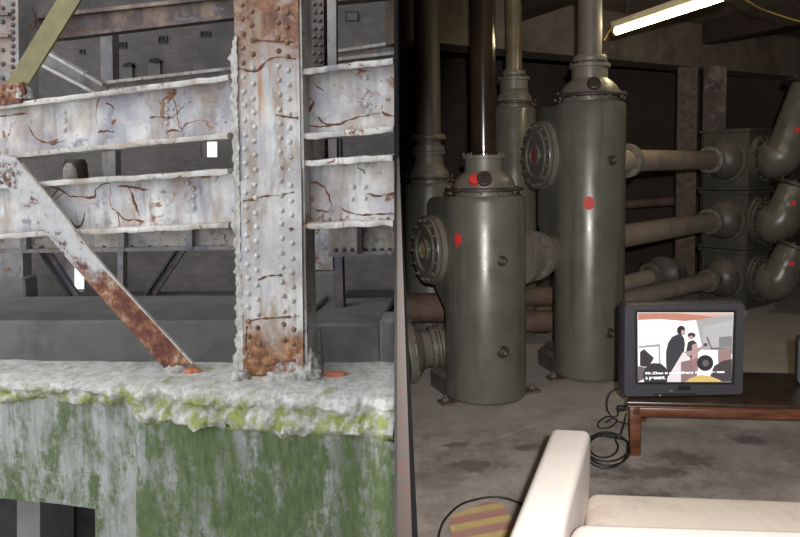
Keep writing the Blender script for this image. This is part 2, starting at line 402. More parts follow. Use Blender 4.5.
# engine room
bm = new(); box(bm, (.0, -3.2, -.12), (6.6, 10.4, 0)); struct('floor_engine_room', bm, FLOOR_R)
bm = new(); box(bm, (0, -3.2, ZR), (6.6, 10.4, ZR+.25)); struct('ceiling_engine_room', bm, CEIL)
bm = new(); box(bm, (0, 10.2, 0), (6.6, 10.5, ZR)); struct('wall_back', bm, BRICK_R)
bm = new(); box(bm, (6.3, -3.2, 0), (6.6, 10.2, ZR)); struct('wall_right', bm, brick('dark side brick', (.075, .05, .038), (.10, .07, .05), (.05, .04, .033), 5, None, (PI/2, 0, PI/2)))
bm = new(); box(bm, (0, -3.3, 0), (6.6, -3.1, ZR)); struct('wall_front', bm, CONC)
# ceiling beams of the engine room
b0 = V((.08, 6.5, 0)); b1 = V((6.28, 10.3, 0)); d = (b1-b0).normalized(); nn = V((-d.y, d.x, 0))
bm = new(); hexa(bm, [b0+V((0, 0, 2.78)), b1+V((0, 0, 2.78)), b1+V((0, 0, ZR)), b0+V((0, 0, ZR))], [p+nn*.35 for p in (b0+V((0, 0, 2.78)), b1+V((0, 0, 2.78)), b1+V((0, 0, ZR)), b0+V((0, 0, ZR)))])
struct('ceiling_beam', bm, CEIL)
for (p, q) in (((1.15, 7.05), (2.25, 4.15)), ((3.75, 8.6), (5.6, 5.0))):
    a = V((*p, 0)); b = V((*q, 0)); d = (b-a).normalized(); n2 = V((-d.y, d.x, 0))*.09
    bm = new(); hexa(bm, [a-n2+V((0, 0, 3.04)), a+n2+V((0, 0, 3.04)), a+n2+V((0, 0, ZR)), a-n2+V((0, 0, ZR))], [b-n2+V((0, 0, 3.04)), b+n2+V((0, 0, 3.04)), b+n2+V((0, 0, ZR)), b-n2+V((0, 0, ZR))])
    struct('ceiling_joist', bm, IRON)
# yard side
bm = new(); box(bm, (-11, -5, -1.5), (-.0, 3.5, -1.3)); struct('floor_yard', bm, YARD)
bm = new(); box(bm, (-11, 3.5, -1.6), (-.0, 10, -1.4)); struct('floor_pit', bm, CONC_DK)
bm = new(); box(bm, (-11, 5.6, 4.6), (-.02, 10.4, 4.8)); struct('roof_added', bm, CONC_DK)  # out of view, added to shade the back of the yard
bm = new(); box(bm, (-8.3, 4.6, -1.4), (-8.0, 10.4, 4.6)); struct('wall_left_added', bm, BRICK_L)  # side wall outside the frame, added to darken the pit
BY, BK = 8.6, .1
def BW(px, py, off=0.0): return onp(px, py, BY+off, BK)
# sooty brick wall at the back of the pit with two openings to the sky
def wall_holes(bm, X0, X1, Y0, Y1, holes, fn, thick, k):
    xs = sorted({X0, X1, *[h[0] for h in holes], *[h[2] for h in holes]})
    for a, b in zip(xs, xs[1:]):
        hs = sorted([(h[1], h[3]) for h in holes if h[0] <= a and h[2] >= b]); y = Y0
        for h0, h1 in hs+[(Y1, Y1)]:
            prism(bm, [fn(a, y), fn(b, y), fn(b, h0), fn(a, h0)], nrm(k)*thick); y = h1
YARD_SIDE[0] = True
bm = new(); wall_holes(bm, -190, 396.5, -120, 420, [(200, 140, 217, 157), (64, 257, 84, 292)], BW, .25, BK); struct('wall_back_brick', bm, BRICK_L)
YARD_SIDE[0] = True
# ================================================================== YARD: concrete wall and ledge
WY, WK, LZ = 3.60, .20, .42
def WP(px, py, d=0.0): return onp(px, py, WY+d, WK)
wn = nrm(WK)
bm = new()
prism(bm, [WP(-220, 388), WP(137, 396), WP(137, 515), WP(95, 509), WP(60, 504), WP(20, 500), WP(-220, 478)], wn*.35)
prism(bm, [WP(95, 509), WP(137, 515), WP(137, 640), WP(97, 640)], wn*.35)
struct('wall_concrete_panel', bm, MOSSWALL2)
bm = new()   # right panel stands 6 cm proud, its upper edge has crumbled away
top = [(137, 396), (160, 398), (190, 401), (215, 406), (240, 408), (270, 409), (300, 410), (330, 411), (360, 413), (380, 418), (397.6, 424)]
prism(bm, [WP(x, y+20, -.07) for x, y in top]+[WP(397.4, 640, -.07), WP(135, 640, -.07)], wn*.42)
bmesh.ops.triangulate(bm, faces=[f for f in bm.faces if len(f.verts) > 4])
struct('wall_mossy_panel', bm, MOSSWALL)
# inside of the opening under the wall
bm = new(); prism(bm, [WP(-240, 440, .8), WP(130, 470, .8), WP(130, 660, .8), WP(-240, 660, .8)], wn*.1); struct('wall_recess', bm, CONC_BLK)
bm = new(); prism(bm, [WP(17, 480, .40), WP(40, 480, .40), WP(40, 660, .40), WP(17, 660, .40)], wn*.35)
tag(obj('concrete_pier', bm, CONC), 'grey concrete pier inside the dark opening under the mossy wall', 'pier')
# the ledge: a ragged profile lofted along the wall
bm = new(); rows = []
NU = 200
for i in range(NU+1):
    u = i/NU; px = -230+u*(396-(-230))
    p0 = WP(px, 380); bx, by = p0.x, p0.y
    w = min(1, max(0, (px-125)/22)); back = .36+.26*min(1, max(0, px/398))
    profA = [(back, -.6), (back, -.25), (back, 0), (back*.7, .002), (back*.45, -.002), (back*.25, 0), (.05, -.004), (-.01, -.018), (-.045, -.04), (-.04, -.06), (-.02, -.075), (-.03, -.095), (-.02, -.115), (.0, -.13), (.03, -.15), (.08, -.17), (.1, -.3)]
    profB = [(back, -.6), (back, -.25), (back, 0), (back*.7, .002), (back*.45, -.002), (back*.22, 0), (.02, -.006), (-.03, -.02), (-.06, -.045), (-.062, -.075), (-.05, -.095), (-.055, -.115), (-.075, -.145), (-.09, -.175), (-.082, -.205), (-.05, -.225), (.0, -.3)]
    row = []
    for (a, b) in zip(profA, profB):
        d_, z_ = a[0]*(1-w)+b[0]*w, a[1]*(1-w)+b[1]*w
        p = V((bx, by, LZ+z_))+wn*d_
        edge = min(1, max(0, (-z_)*14+.12)) if z_ > -.28 else 0
        n = mnoise.fractal(V((p.x*5, p.y*5, p.z*9)), .8, 2.1, 6); n2 = mnoise.fractal(V((p.x*9+7, p.y*9, p.z*14)), .8, 2.1, 5)
        p += wn*(n*.045*edge)+V((0, 0, n2*.024*edge+n*.003))
        row.append(bm.verts.new(p))
    rows.append(row)
for A, B in zip(rows, rows[1:]):
    for k in range(len(A)-1): bm.faces.new((A[k], A[k+1], B[k+1], B[k]))
bm.faces.new(rows[0]); bm.faces.new(rows[-1])
bmesh.ops.subdivide_edges(bm, edges=bm.edges[:], cuts=1, use_grid_fill=True)
for v in bm.verts:
    if v.co.z < LZ-.012 and v.co.z > LZ-.26:
        v.co += V((0, -1, .4))*mnoise.fractal(v.co*23, .8, 2.1, 4)*.012
struct('ledge', bm, LEDGE, 60)

# ================================================================== YARD: steel frame
def lumpy_strip(bm, pts_px, off, thick, amp, sc, cuts=3, seed=0):
    slab_px(bm, pts_px, off, thick); roughen(bm, amp, sc, seed, cuts)
def rivets_px(parent, spots, off, me, k=FK):
    for (x, y) in spots: inst('rivet', me, parent, FR(x, y, off), -nrm(k))
def scars(parent, lines, off):
    """raised scabs of rust where the paint has split"""
    for ln in lines:
        bm = new(); pts = smooth_path([FR(x, y, off) for x, y in ln], 7)
        for p in pts: p += V((mnoise.noise(p*40), 0, mnoise.noise(p*40+V((9, 9, 9)))))*.008
        rs = [max(.002, .0092*(.55+.9*mnoise.noise(p*22+V((3, 1, 8))))*math.sin(PI*(i+1)/(len(pts)+1))**.35) for i, p in enumerate(pts)]
        tube(bm, pts, 0, 6, rs); obj('rust_scab', bm, SCAB, parent)
SCAB = plain('rust scab', (.17, .075, .04), .9, 0, .5, 60, .6)

def white_girder(name, label, top, bot, x0, x1, stiff, scab, group):
    """riveted white plate girder: web, two flanges, rivets, rust scabs; top/bot = edge heights at x0 and x1"""
    def T(x): return top[0]+(top[1]-top[0])*(x-x0)/(x1-x0)
    def B(x): return bot[0]+(bot[1]-bot[0])*(x-x0)/(x1-x0)
    e0 = FR(x0, B(x0)); root = thing(name, label, 'girder', FR((x0+x1)/2, B((x0+x1)/2)), group)
    bm = new(); slab_px(bm, [(x0, T(x0)), (x1, T(x1)), (x1, B(x1)), (x0, B(x0))], 0, .025); obj('web', bm, W_STEEL, root)
    for nm, Y_ in (('top_flange', T), ('bottom_flange', B)):
        bm = new(); a, b = FR(x0, Y_(x0)), FR(x1, Y_(x1)); n = nrm(FK); t = .026
        s = 1 if nm == 'bottom_flange' else -1
        N = 60; rws = []
        for i in range(N+1):
            p = a.lerp(b, i/N)
            ring = []
            for (dd, dz) in ((-.085, -.004), (-.09, .012), (-.085, t), (-.03, t+.004), (.05, t+.002), (.13, t), (.13, 0), (.03, -.002)):
                q = p+n*dd+V((0, 0, dz-.013))
                f = mnoise.fractal(V((q.x*9, q.y*9, q.z*14)), .8, 2.1, 5)
                ring.append(bm.verts.new(q+n*(f*.010)+V((0, 0, f*.008))))
            rws.append(ring)
        for A, C in zip(rws, rws[1:]):
            for k in range(len(A)):
                j = (k+1) % len(A); bm.faces.new((A[k], A[j], C[j], C[k]))
        bm.faces.new(rws[0]); bm.faces.new(rws[-1])
        obj(nm, bm, W_FLANGE, root, smooth=50)
    rivets_px(root, stiff, 0, RIVET)
    if scab: scars(root, scab, 0)
    return root
G1 = 'white riveted girders of the steel frame'
ga = white_girder('plate_girder', 'upper white girder left of the riveted column, rust scabs on its web', (139.3, 79), (179.8, 136), -240, 234.5, [(65, 112), (65, 121), (65, 131), (167, 101), (167, 109), (167, 116), (167, 123)],
    [[(28, 125), (36, 138), (46, 142), (58, 140)], [(40, 140), (52, 144), (66, 140)], [(98, 132), (106, 131), (115, 132)], [(150, 117), (160, 117), (172, 117), (180, 110), (184, 106)], [(167, 131), (175, 130), (183, 132)], [(106, 103), (112, 106), (114, 110)], [(0, 116), (14, 115), (26, 113)]], None)
gb = white_girder('plate_girder', 'upper white girder right of the riveted column, long curved rust split', (74, 62.5), (137, 130), 303.5, 397, [(366, 78), (366, 91), (366, 105)],
    [[(302, 121), (310, 126), (324, 126), (338, 124), (352, 119), (368, 115), (380, 113)], [(318, 117), (324, 123), (336, 125)], [(382, 112), (390, 116), (398, 117)], [(390, 76), (396, 85), (398, 96)], [(314, 83), (318, 87), (323, 90)], [(303, 116), (310, 110), (314, 101)]], None)
gc = white_girder('plate_girder', 'lower white girder left of the riveted column, crossed by the rusty strut', (202.7, 171), (246.6, 224), -240, 234.5, [(188, 183), (194, 189), (194, 196), (194, 207)],
    [[(50, 186), (62, 190), (70, 196), (82, 197), (94, 197), (96, 190), (102, 185), (110, 183)], [(70, 219), (76, 227), (82, 224), (85, 212)], [(118, 212), (124, 219), (136, 220), (144, 222)], [(128, 185), (132, 195), (136, 206), (140, 217)], [(118, 186), (132, 187), (148, 190)]], None)
gd = white_girder('plate_girder', 'lower white girder right of the riveted column, rust split low on its web', (164, 157), (224.5, 221.5), 305, 397, [(365, 187), (365, 198), (352, 199), (353, 187)],
    [[(341, 207), (350, 213), (364, 215), (380, 214), (397, 214)], [(304, 184), (314, 182), (322, 185), (328, 194), (332, 206)], [(366, 193), (380, 196), (397, 192)], [(312, 208), (318, 210), (330, 212)]], None)

# the riveted column
cw = -.11
col = thing('riveted_column', 'rust streaked riveted steel column standing on the concrete ledge', 'column', onz(270, 372, LZ))
bm = new(); slab_px(bm, [(233.5, -12), (298, -12), (303.6, 373), (241, 378)], cw, .03); obj('face_plate', bm, COLPAINT, col)
bm = new(); slab_px(bm, [(236, -12), (296, -12), (301, 368), (243, 368)], cw+.035, .17); obj('core', bm, W_STEEL, col)
bm = new(); slab_px(bm, [(296.5, -12), (301, -12), (307.5, 366), (302, 366)], cw+.012, .15); obj('edge_angle', bm, W_FLANGE, col)
bm = new(); slab_px(bm, [(240.5, 181), (301, 168), (303.4, 371), (242.5, 376)], cw-.014, .014); obj('splice_plate', bm, COLPAINT, col)
# lime crust down the left edge
bm = new(); N = 130; rws = []
for i in range(N+1):
    y = 36+(374-36)*i/N; xr = 235.0+7.5*i/N
    wv = 3.5+6.5*abs(mnoise.fractal(V((0, y*.06, 3)), .8, 2.1, 4)); wv *= min(1, (i+2)/10)
    if i > N-8: wv += (i-N+8)*.9
    ring = []
    for (fx, o_) in ((1.6, .0), (1.3, -.02), (0, -.016), (-.6*wv, -.005), (-wv, .03), (-wv, .11), (0, .15)):
        p = FR(xr+(fx if fx > 0 else fx), y, cw+o_+.004)
        f = V((mnoise.noise(p*34), mnoise.noise(p*34+V((7, 7, 7))), mnoise.noise(p*34+V((17, 3, 5)))))
        ring.append(bm.verts.new(p+f*.011))
    rws.append(ring)
for A, C in zip(rws, rws[1:]):
    for k in range(len(A)):
        j = (k+1) % len(A); bm.faces.new((A[k], A[j], C[j], C[k]))
bm.faces.new(rws[0]); bm.faces.new(rws[-1])
o = obj('lime_crust', bm, CRUST, col, smooth=70); o['label'] = 'crumbling pale crust along the left edge'
# mortar heaped round the foot
def heap(bm, c, rx, ry, h, seed):
    ret = bmesh.ops.create_icosphere(bm, subdivisions=4, radius=1.0)['verts']
    for v in ret:
        n = mnoise.fractal(v.co*1.6+V((seed, 0, 0)), .8, 2.1, 5)
        v.co = v.co*(1+.28*n)
        v.co = V((c.x+v.co.x*rx, c.y+v.co.y*ry, c.z+max(-.02, v.co.z*h)))
bm = new(); heap(bm, onz(312, 374, LZ), .060, .10, .16, 1); heap(bm, onz(306, 378, LZ), .085, .06, .075, 4); heap(bm, onz(285, 379, LZ), .13, .05, .045, 2); heap(bm, onz(240, 379, LZ), .06, .05, .05, 9); heap(bm, onz(318, 366, LZ), .035, .08, .24, 12)
o = obj('mortar_foot', bm, CRUST, col, smooth=80); o['label'] = 'white mortar heaped round the foot'
def cx(f, y): return 233.5+(241-233.5)*(y/370)+f*62.8
spots_r, spots_w = [], []
y = 5.0; k = 0
while y < 352:
    lo = cw-.014 if y > 184 else cw
    for f, dy in ((.14, 0), (.29, 6.3), (.70, 3.2), (.85, 8.0)):
        yy = y+dy+random.uniform(-.7, .7)
        if yy > 350: continue
        (spots_r if yy < 66 or yy > 318 else spots_w).append((cx(f, yy)+random.uniform(-.6, .6), yy, cw-.014 if yy > 184-14*f else cw))
    y += 14.4
for s, me in ((spots_r, RIVET_R), (spots_w, RIVET)):
    for (x, yy, of) in s: inst('rivet', me, col, FR(x, yy, of), -nrm(FK))
for ln in ([(243, 201), (254, 199), (266, 196), (280, 195), (294, 192)], [(246, 322), (258, 319), (272, 318), (286, 317), (300, 316)], [(247, 326), (246, 338), (246, 350)], [(258, 280), (268, 276), (282, 275)], [(238, 68), (250, 71), (258, 70), (268, 60), (280, 57), (296, 59)], [(254, 40), (270, 41), (294, 42)], [(276, 115), (288, 117), (298, 118)], [(264, 366), (280, 362), (296, 360)]):
    pts = smooth_path([FR(x, y, cw-(.014 if y > 180 else 0)) for x, y in ln], 7)
    bm = new(); tube(bm, pts, 0, 6, [max(.002, .009*(.6+.9*mnoise.noise(p*30))) for p in pts]); obj('rust_scab', bm, SCAB, col)

# rusty strut, olive brace with its gusset
st = thing('diagonal_strut', 'rusty diagonal steel strut running down from the lower girder to the ledge', 'strut', onz(178, 366, LZ))
SM = rusty('strut paint over rust', FR(75, 265).z)
bm = new(); slab_px(bm, [(-30, 151), (14, 157), (20, 164), (104, 269), (192, 364), (164, 368), (76, 269), (2, 181), (-30, 166)], -.13, .014); obj('flat_leg', bm, SM, st)
bm = new(); slab_px(bm, [(19.5, 163), (21, 163), (105.6, 269), (193.4, 364), (191.5, 364), (104, 269)], -.135, .02); o = obj('edge_leg', bm, W_FLANGE, st); o['label'] = 'pale painted edge'
rivets_px(st, [(3, 165), (10, 168), (9, 176), (17, 172), (6, 170), (15, 163)], -.13, RIVET)
bm = new(); c0 = onz(180, 369, LZ); heap(bm, c0+V((0, -.02, -.005)), .085, .07, .06, 6); heap(bm, c0+V((.05, -.03, 0)), .07, .04, .04, 8); o = obj('mortar_foot', bm, CRUST, st, smooth=80)
ob = thing('diagonal_brace', 'olive green flat brace slanting up out of the top left corner', 'brace', FR(15, 92, -.09))
bm = new(); slab_px(bm, [(3, 88), (28, 84), (84, -6), (60, -6)], -.08, .018); obj('flat_bar', bm, OLIVE, ob)
bm = new(); slab_px(bm, [(-30, 88), (22, 82), (25, 92), (20, 103), (-30, 108)], -.105, .02); g = obj('gusset_plate', bm, RUSTY, ob)
rivets_px(g, [(3, 88), (11, 87), (19, 85), (2, 96), (9, 94), (4, 103)], -.105, RIVET_R)
bm = new(); p = FR(24, 96, -.06); heap(bm, p, .055, .05, .055, 3); bm2 = obj('lime_crust', bm, CRUST, ob, smooth=80)

# ================================================================== YARD: behind the frame
def BP(px, py, Y0, k=.1): return onp(px, py, Y0, k)
def slabB(bm, pts, Y0, thick, k=.1): prism(bm, [BP(x, y, Y0, k) for x, y in pts], nrm(k)*thick)
def girderB(name, label, top, bot, x0, x1, Y0, mat, fl=.03, depth=.16, cat='girder', fmat=None, k=.1):
    root = thing(name, label, cat, BP((x0+x1)/2, (bot[0]+bot[1])/2, Y0, k))
    bm = new(); slabB(bm, [(x0, top[0]), (x1, top[1]), (x1, bot[1]), (x0, bot[0])], Y0, .03, k); obj('web', bm, mat, root)
    for nm, e in (('top_flange', top), ('bottom_flange', bot)):
        a, b = BP(x0, e[0], Y0, k), BP(x1, e[1], Y0, k); n = nrm(k); bm = new()
        hexa(bm, [a-n*depth*.5+V((0, 0, -fl/2)), a+n*depth*.5+V((0, 0, -fl/2)), a+n*depth*.5+V((0, 0, fl/2)), a-n*depth*.5+V((0, 0, fl/2))],
                 [b-n*depth*.5+V((0, 0, -fl/2)), b+n*depth*.5+V((0, 0, -fl/2)), b+n*depth*.5+V((0, 0, fl/2)), b-n*depth*.5+V((0, 0, fl/2))])
        obj(nm, bm, fmat or mat, root)
    return root
g1 = girderB('rusty_girder', 'dark brown girder high behind the frame, sloping up to the right', (21, -6), (44, 14), 12, 262, 5.6, D_BROWN, .03, .10)
# low dirty girder under the white ones
lg = girderB('grimy_girder', 'grimy grey girder below the lower white girder, left of the column', (224.9, 222), (254, 247), -200, 246, 5.4, PALE_G, .03, .12, 'girder', G_STEEL)
for x in (20, 118, 186):
    bm = new(); slabB(bm, [(x, 226), (x+6, 226), (x+6, 250), (x, 250)], 5.33, .06); obj('stiffener_gap_bar', bm, G_STEEL, lg)
for x in (30, 42, 66, 88, 104, 132, 150, 166, 206, 222): inst('rivet', RIVET_D, lg, BP(x, 247.5, 5.4), -nrm(.1))
lg2 = girderB('grimy_girder', 'grimy grey girder below the lower white girder, right of the column', (218, 216), (254, 252), 330, 396, 5.4, PALE_G, .03, .12, 'girder', G_STEEL)
for x in (357,):
    bm = new(); slabB(bm, [(x, 222), (x+5, 222), (x+5, 254), (x, 254)], 5.33, .06); obj('stiffener_gap_bar', bm, D_BROWN, lg2)  # this dark bar paints the shaded gap between two girder lengths
for x in (336, 344, 352, 366, 374, 382, 390): inst('rivet', RIVET_D, lg2, BP(x, 250, 5.4), -nrm(.1))
def post(name, label, pts, Y0, thick, mat, cat='post', rv=None, k=.1, group=None):
    c = BP(sum(p[0] for p in pts)/len(pts), max(p[1] for p in pts), Y0, k)
    if rv:
        t = thing(name, label, cat, c, group); bm = new(); slabB(bm, pts, Y0, thick, k); obj('shaft', bm, mat, t)
        for (x, y) in rv: inst('rivet', RIVET_D, t, BP(x, y, Y0, k), -nrm(k))
        return t
    bm = new(); slabB(bm, pts, Y0, thick, k); return tag(obj(name, bm, mat), label, cat, group)
bp = thing('riveted_post', 'dark red brown riveted post right behind the pale riveted column', 'post', BP(313, 300, 4.9))
bm = new(); slabB(bm, [(303, -10), (323.5, -10), (325, 160), (304, 160)], 4.9, .12); obj('shaft', bm, D_BROWN, bp)
for i in range(9):
    for f in (307, 314, 320): inst('rivet', RIVET_D, bp, BP(f+(i % 2), 4+i*8.2+(f % 2)*3, 4.9), -nrm(.1), .8)
post('steel_post', 'slim pale post beside the dark riveted post, above the upper right girder', [(327, -10), (336, -10), (337, 200), (328, 200)], 5.6, .08, G_STEEL)
t = post('lattice_post', 'weathered pale post at the top left edge of the picture', [(-14, -10), (18, -10), (19, 100), (-14, 100)], 5.1, .25, G_STEEL, 'post', [(13, y) for y in range(4, 96, 7)]+[(3, y) for y in range(8, 96, 14)])
for y in (12, 34): 
    bm = new(); slabB(bm, [(-14, y), (8, y), (8, y+3), (-14, y+3)], 5.06, .06); obj('cross_plate', bm, D_BROWN, t)
post('steel_post', 'grey flat post between the sloping pale beam and the vented wall, top left', [(100, 20), (112, 20), (114, 170), (102, 170)], 7.6, .15, G_STEEL)
sb = girderB('sloping_beam', 'pale beam sloping down to the right behind the olive brace', (46, 86), (62, 98), 38, 107, 6.2, G_STEEL, .03, .16, 'beam', W_FLANGE)
girderB('horizontal_rail', 'thin pale rail behind the upper left girder, ending at the column', (84, 66), (92, 76), 104, 262, 7.0, G_STEEL, .03, .16, 'rail', W_FLANGE)
girderB('horizontal_rail', 'thin pale rail behind the upper right girder', (54, 44), (62, 54), 325, 396, 7.2, G_STEEL, .03, .16, 'rail', W_FLANGE)
girderB('horizontal_rail', 'dark rail across the top right of the yard, under the upper edge', (-4, -14), (3, -4), 322, 396, 6.4, D_BROWN, .03, .16, 'rail')
# dark mid wall seen between the two white girders: its posts, pipe end, wall vents
post('steel_post', 'grey post seen in the gap between the two left girders', [(103, 140), (115, 140), (116, 200), (104, 200)], 5.9, .1, G_STEEL)
t = thing('pipe_stub', 'pale round pipe end poking up between the two left girders', 'pipe', BP(75, 185, 5.3))
bm = new(); c = BP(75, 200, 5.3); lathe(bm, c, (0, -.25, 1), [(.058, 0), (.056, .2), (.045, .26), (.022, .295), (0, .30)], 24); obj('pipe', bm, CRUST, t)
bm = new(); lathe(bm, c+V((.008, .03, .05)), (0, 0, 1), [(.10, 0), (.10, .02), (.085, .24), (.07, .27), (.05, .27), (.05, 0)], 24); obj('socket', bm, IRON, t)
post('riveted_post', 'rust spotted riveted post in the gap between the two right girders', [(313, 130), (336, 130), (337, 175), (314, 175)], 5.9, .12, G_STEEL, 'post', [(317, 142), (322, 145), (328, 141), (318, 150), (324, 153), (330, 150), (333, 145)])
t = thing('knee_brace', 'dark curved knee brace left of the rust spotted post, between the right girders', 'brace', BP(308, 165, 5.5)); bm = new(); slabB(bm, [(302, 138), (308, 138), (316, 160), (304, 160)], 5.5, .08); obj('plate', bm, D_BROWN, t)
post('steel_post', 'slim grey post at the right of the gap between the right girders', [(336.8, 132), (340.5, 132), (341, 175), (337.3, 175)], 5.7, .1, W_STEEL)
# under the girders
post('steel_post', 'speckled grey post standing on the concrete pier at the left edge', [(-20, 190), (22, 190), (23, 277), (-20, 277)], 7.0, .15, G_STEEL)
def tilted(name, label, pts, Y0, mat, cat):
    t = thing(name, label, cat, BP(pts[2][0], pts[2][1], Y0)); bm = new(); slabB(bm, pts, Y0, .05); obj('flat_leg', bm, mat, t)
    (x0, y0), (x1, y1), (x2, y2), (x3, y3) = pts
    bm = new(); slabB(bm, [(x0, y0), (x0+3, y0), (x3+3, y3), (x3, y3)], Y0-.06, .06); obj('edge_leg', bm, CONC_DK, t); return t
tilted('angle_brace', 'grey angle brace sloping down right under the grimy left girder', [(34, 246), (46, 246), (84, 304), (72, 304)], 7.4, GREYV, 'brace')
tilted('angle_brace', 'grey angle brace sloping down left under the grimy left girder', [(176, 246), (188, 246), (152, 300), (140, 300)], 7.4, GREYV, 'brace')
post('steel_post', 'dark slim post between the two angle braces', [(117, 246), (123, 246), (123, 320), (118, 320)], 7.2, .1, G_STEEL)
post('steel_post', 'pale blue grey plate post under the lower right girder', [(305, 222), (331, 222), (333, 270), (307, 270)], 7.1, .12, W_STEEL)
post('steel_post', 'slim pale post right of the concrete pier on the right', [(334, 250), (342, 250), (344, 330), (336, 330)], 6.4, .12, GREYV)
def block(name, label, x0, x1, ytop, Y0, zb, depth, mat, cat, amp=.012):
    a, b = BP(x0, ytop, Y0), BP(x1, ytop, Y0); n = nrm(.1); bm = new()
    hexa(bm, [V((a.x, a.y, zb)), V((b.x, b.y, zb)), b, a], [q+n*depth for q in (V((a.x, a.y, zb)), V((b.x, b.y, zb)), b, a)])
    bmesh.ops.bevel(bm, geom=bm.edges[:], offset=.02, segments=1, affect='EDGES'); roughen(bm, amp, 3, x0, 2)
    return tag(obj(name, bm, mat), label, cat)
block('concrete_pier', 'square concrete pier at the left edge behind the ledge', -40, 24, 277, 6.95, -1.4, .25, CONC, 'pier')
block('concrete_pier', 'concrete pier behind the ledge just right of the riveted column', 308, 336, 272, 7.0, -1.4, .4, CONC, 'pier')
block('low_wall', 'long low concrete wall behind the ledge on the left', -240, 300, 321, 5.6, -1.4, 1.2, CONC, 'wall', .008)
block('low_wall', 'further low concrete wall below the bricks, left of the column', 96, 300, 299, 7.2, -1.4, .5, CONC_DK, 'wall', .008)
block('low_wall', 'concrete block behind the ledge, right of the riveted column', 300, 380, 324, 5.7, -1.4, 1.2, CONC, 'wall', .008)
block('low_wall', 'short concrete block at the right end of the yard, nearest the partition', 379, 396, 319, 5.2, -1.4, .3, CONC, 'wall', .006)
block('low_wall', 'further low concrete wall below the bricks, right of the column', 340, 396, 297, 7.6, -1.4, .5, CONC_DK, 'wall', .008)
# dark square vents in the back wall
for i, (x0, y0, x1, y1, lb) in enumerate(((118, 43, 125, 47, 'small dark vent in the back wall, above the left stained niche'), (159, 37, 166, 42, 'small dark vent in the back wall, above the right stained niche'), (80, 50, 83, 53, 'tiny dark vent in the back wall beside the olive brace'), (201, 32, 209, 36, 'small dark vent in the back wall near the column, top middle'), (346, 12, 357, 20, 'grey bricked up vent in the back wall, top right of the yard'), (392, 8, 396, 12, 'dark vent in the back wall at the top beside the partition'))):
    t = thing('wall_vent', lb, 'vent', BW(x0, y1, -.03)); bm = new(); wall_holes(bm, x0-1, x1+1, y0-1, y1+1, [(x0, y0, x1, y1)], lambda a, b: BW(a, b, -.03), .03, BK); obj('frame', bm, CONC_DK, t)
    bm = new(); prism(bm, [BW(x0, y0, -.012), BW(x1, y0, -.012), BW(x1, y1, -.012), BW(x0, y1, -.012)], nrm(BK)*.01); obj('opening', bm, BLACK if i != 4 else CONC, t)
for (x0, y0, x1, y1, lb) in ((122, 62, 132, 80, 'left stained niche with a ragged hood, high on the back wall'), (148, 58, 160, 76, 'right stained niche with a ragged hood, high on the back wall')):
    t = thing('wall_niche', lb, 'niche', BW(x0, y1, -.05)); bm = new(); prism(bm, [BW(x0, y0+4, -.05), BW(x1, y0+4, -.05), BW(x1, y1, -.05), BW(x0, y1, -.05)], nrm(BK)*.05); obj('block', bm, CONC, t)
    bm = new(); prism(bm, [BW(x0, y0+4, -.08), BW(x0+3, y0+1, -.08), BW(x0+7, y0, -.08), BW(x1, y0+2, -.08), BW(x1, y0+5, -.08)], nrm(BK)*.08); roughen(bm, .01, 9, 2, 1); obj('hood', bm, BLACK, t)
# debris on the ledge
bm = new(); heap(bm, onz(335, 375, LZ), .075, .03, .022, 5); tag(obj('mortar_rubble', bm, plain('orange brick dust', (.46, .16, .09), .9, 0, .3, 30, .5), smooth=80), 'scrap of orange brick lying on the ledge right of the column foot', 'rubble')
bm = new(); heap(bm, onz(192, 372, LZ), .05, .03, .03, 15); tag(obj('mortar_rubble', bm, plain('orange rubble', (.5, .18, .10), .9, 0, .3, 30, .5), smooth=80), 'orange rubble lump on the ledge at the foot of the rusty strut', 'rubble')
YARD_SIDE[0] = False
# ================================================================== ENGINE ROOM
def ring_bolts(parent, c, axis, r, n, me=BOLTM, scale=1.0, phase=0.0):
    a, u, w_ = basis(axis)
    for i in range(n):
        t = 2*PI*i/n+phase
        inst('bolt', me, parent, V(c)+(u*math.cos(t)+w_*math.sin(t))*r, a, scale*.85)
def flange_pair(bm, c, axis, r, t=.022, gap=.012):
    a = V(axis).normalized()
    lathe(bm, V(c)-a*(t+gap/2), a, [(r*.7, 0), (r, 0), (r, t), (r*.7, t)], 32, True)
    lathe(bm, V(c)+a*(gap/2), a, [(r*.7, 0), (r, 0), (r, t), (r*.7, t)], 32, True)

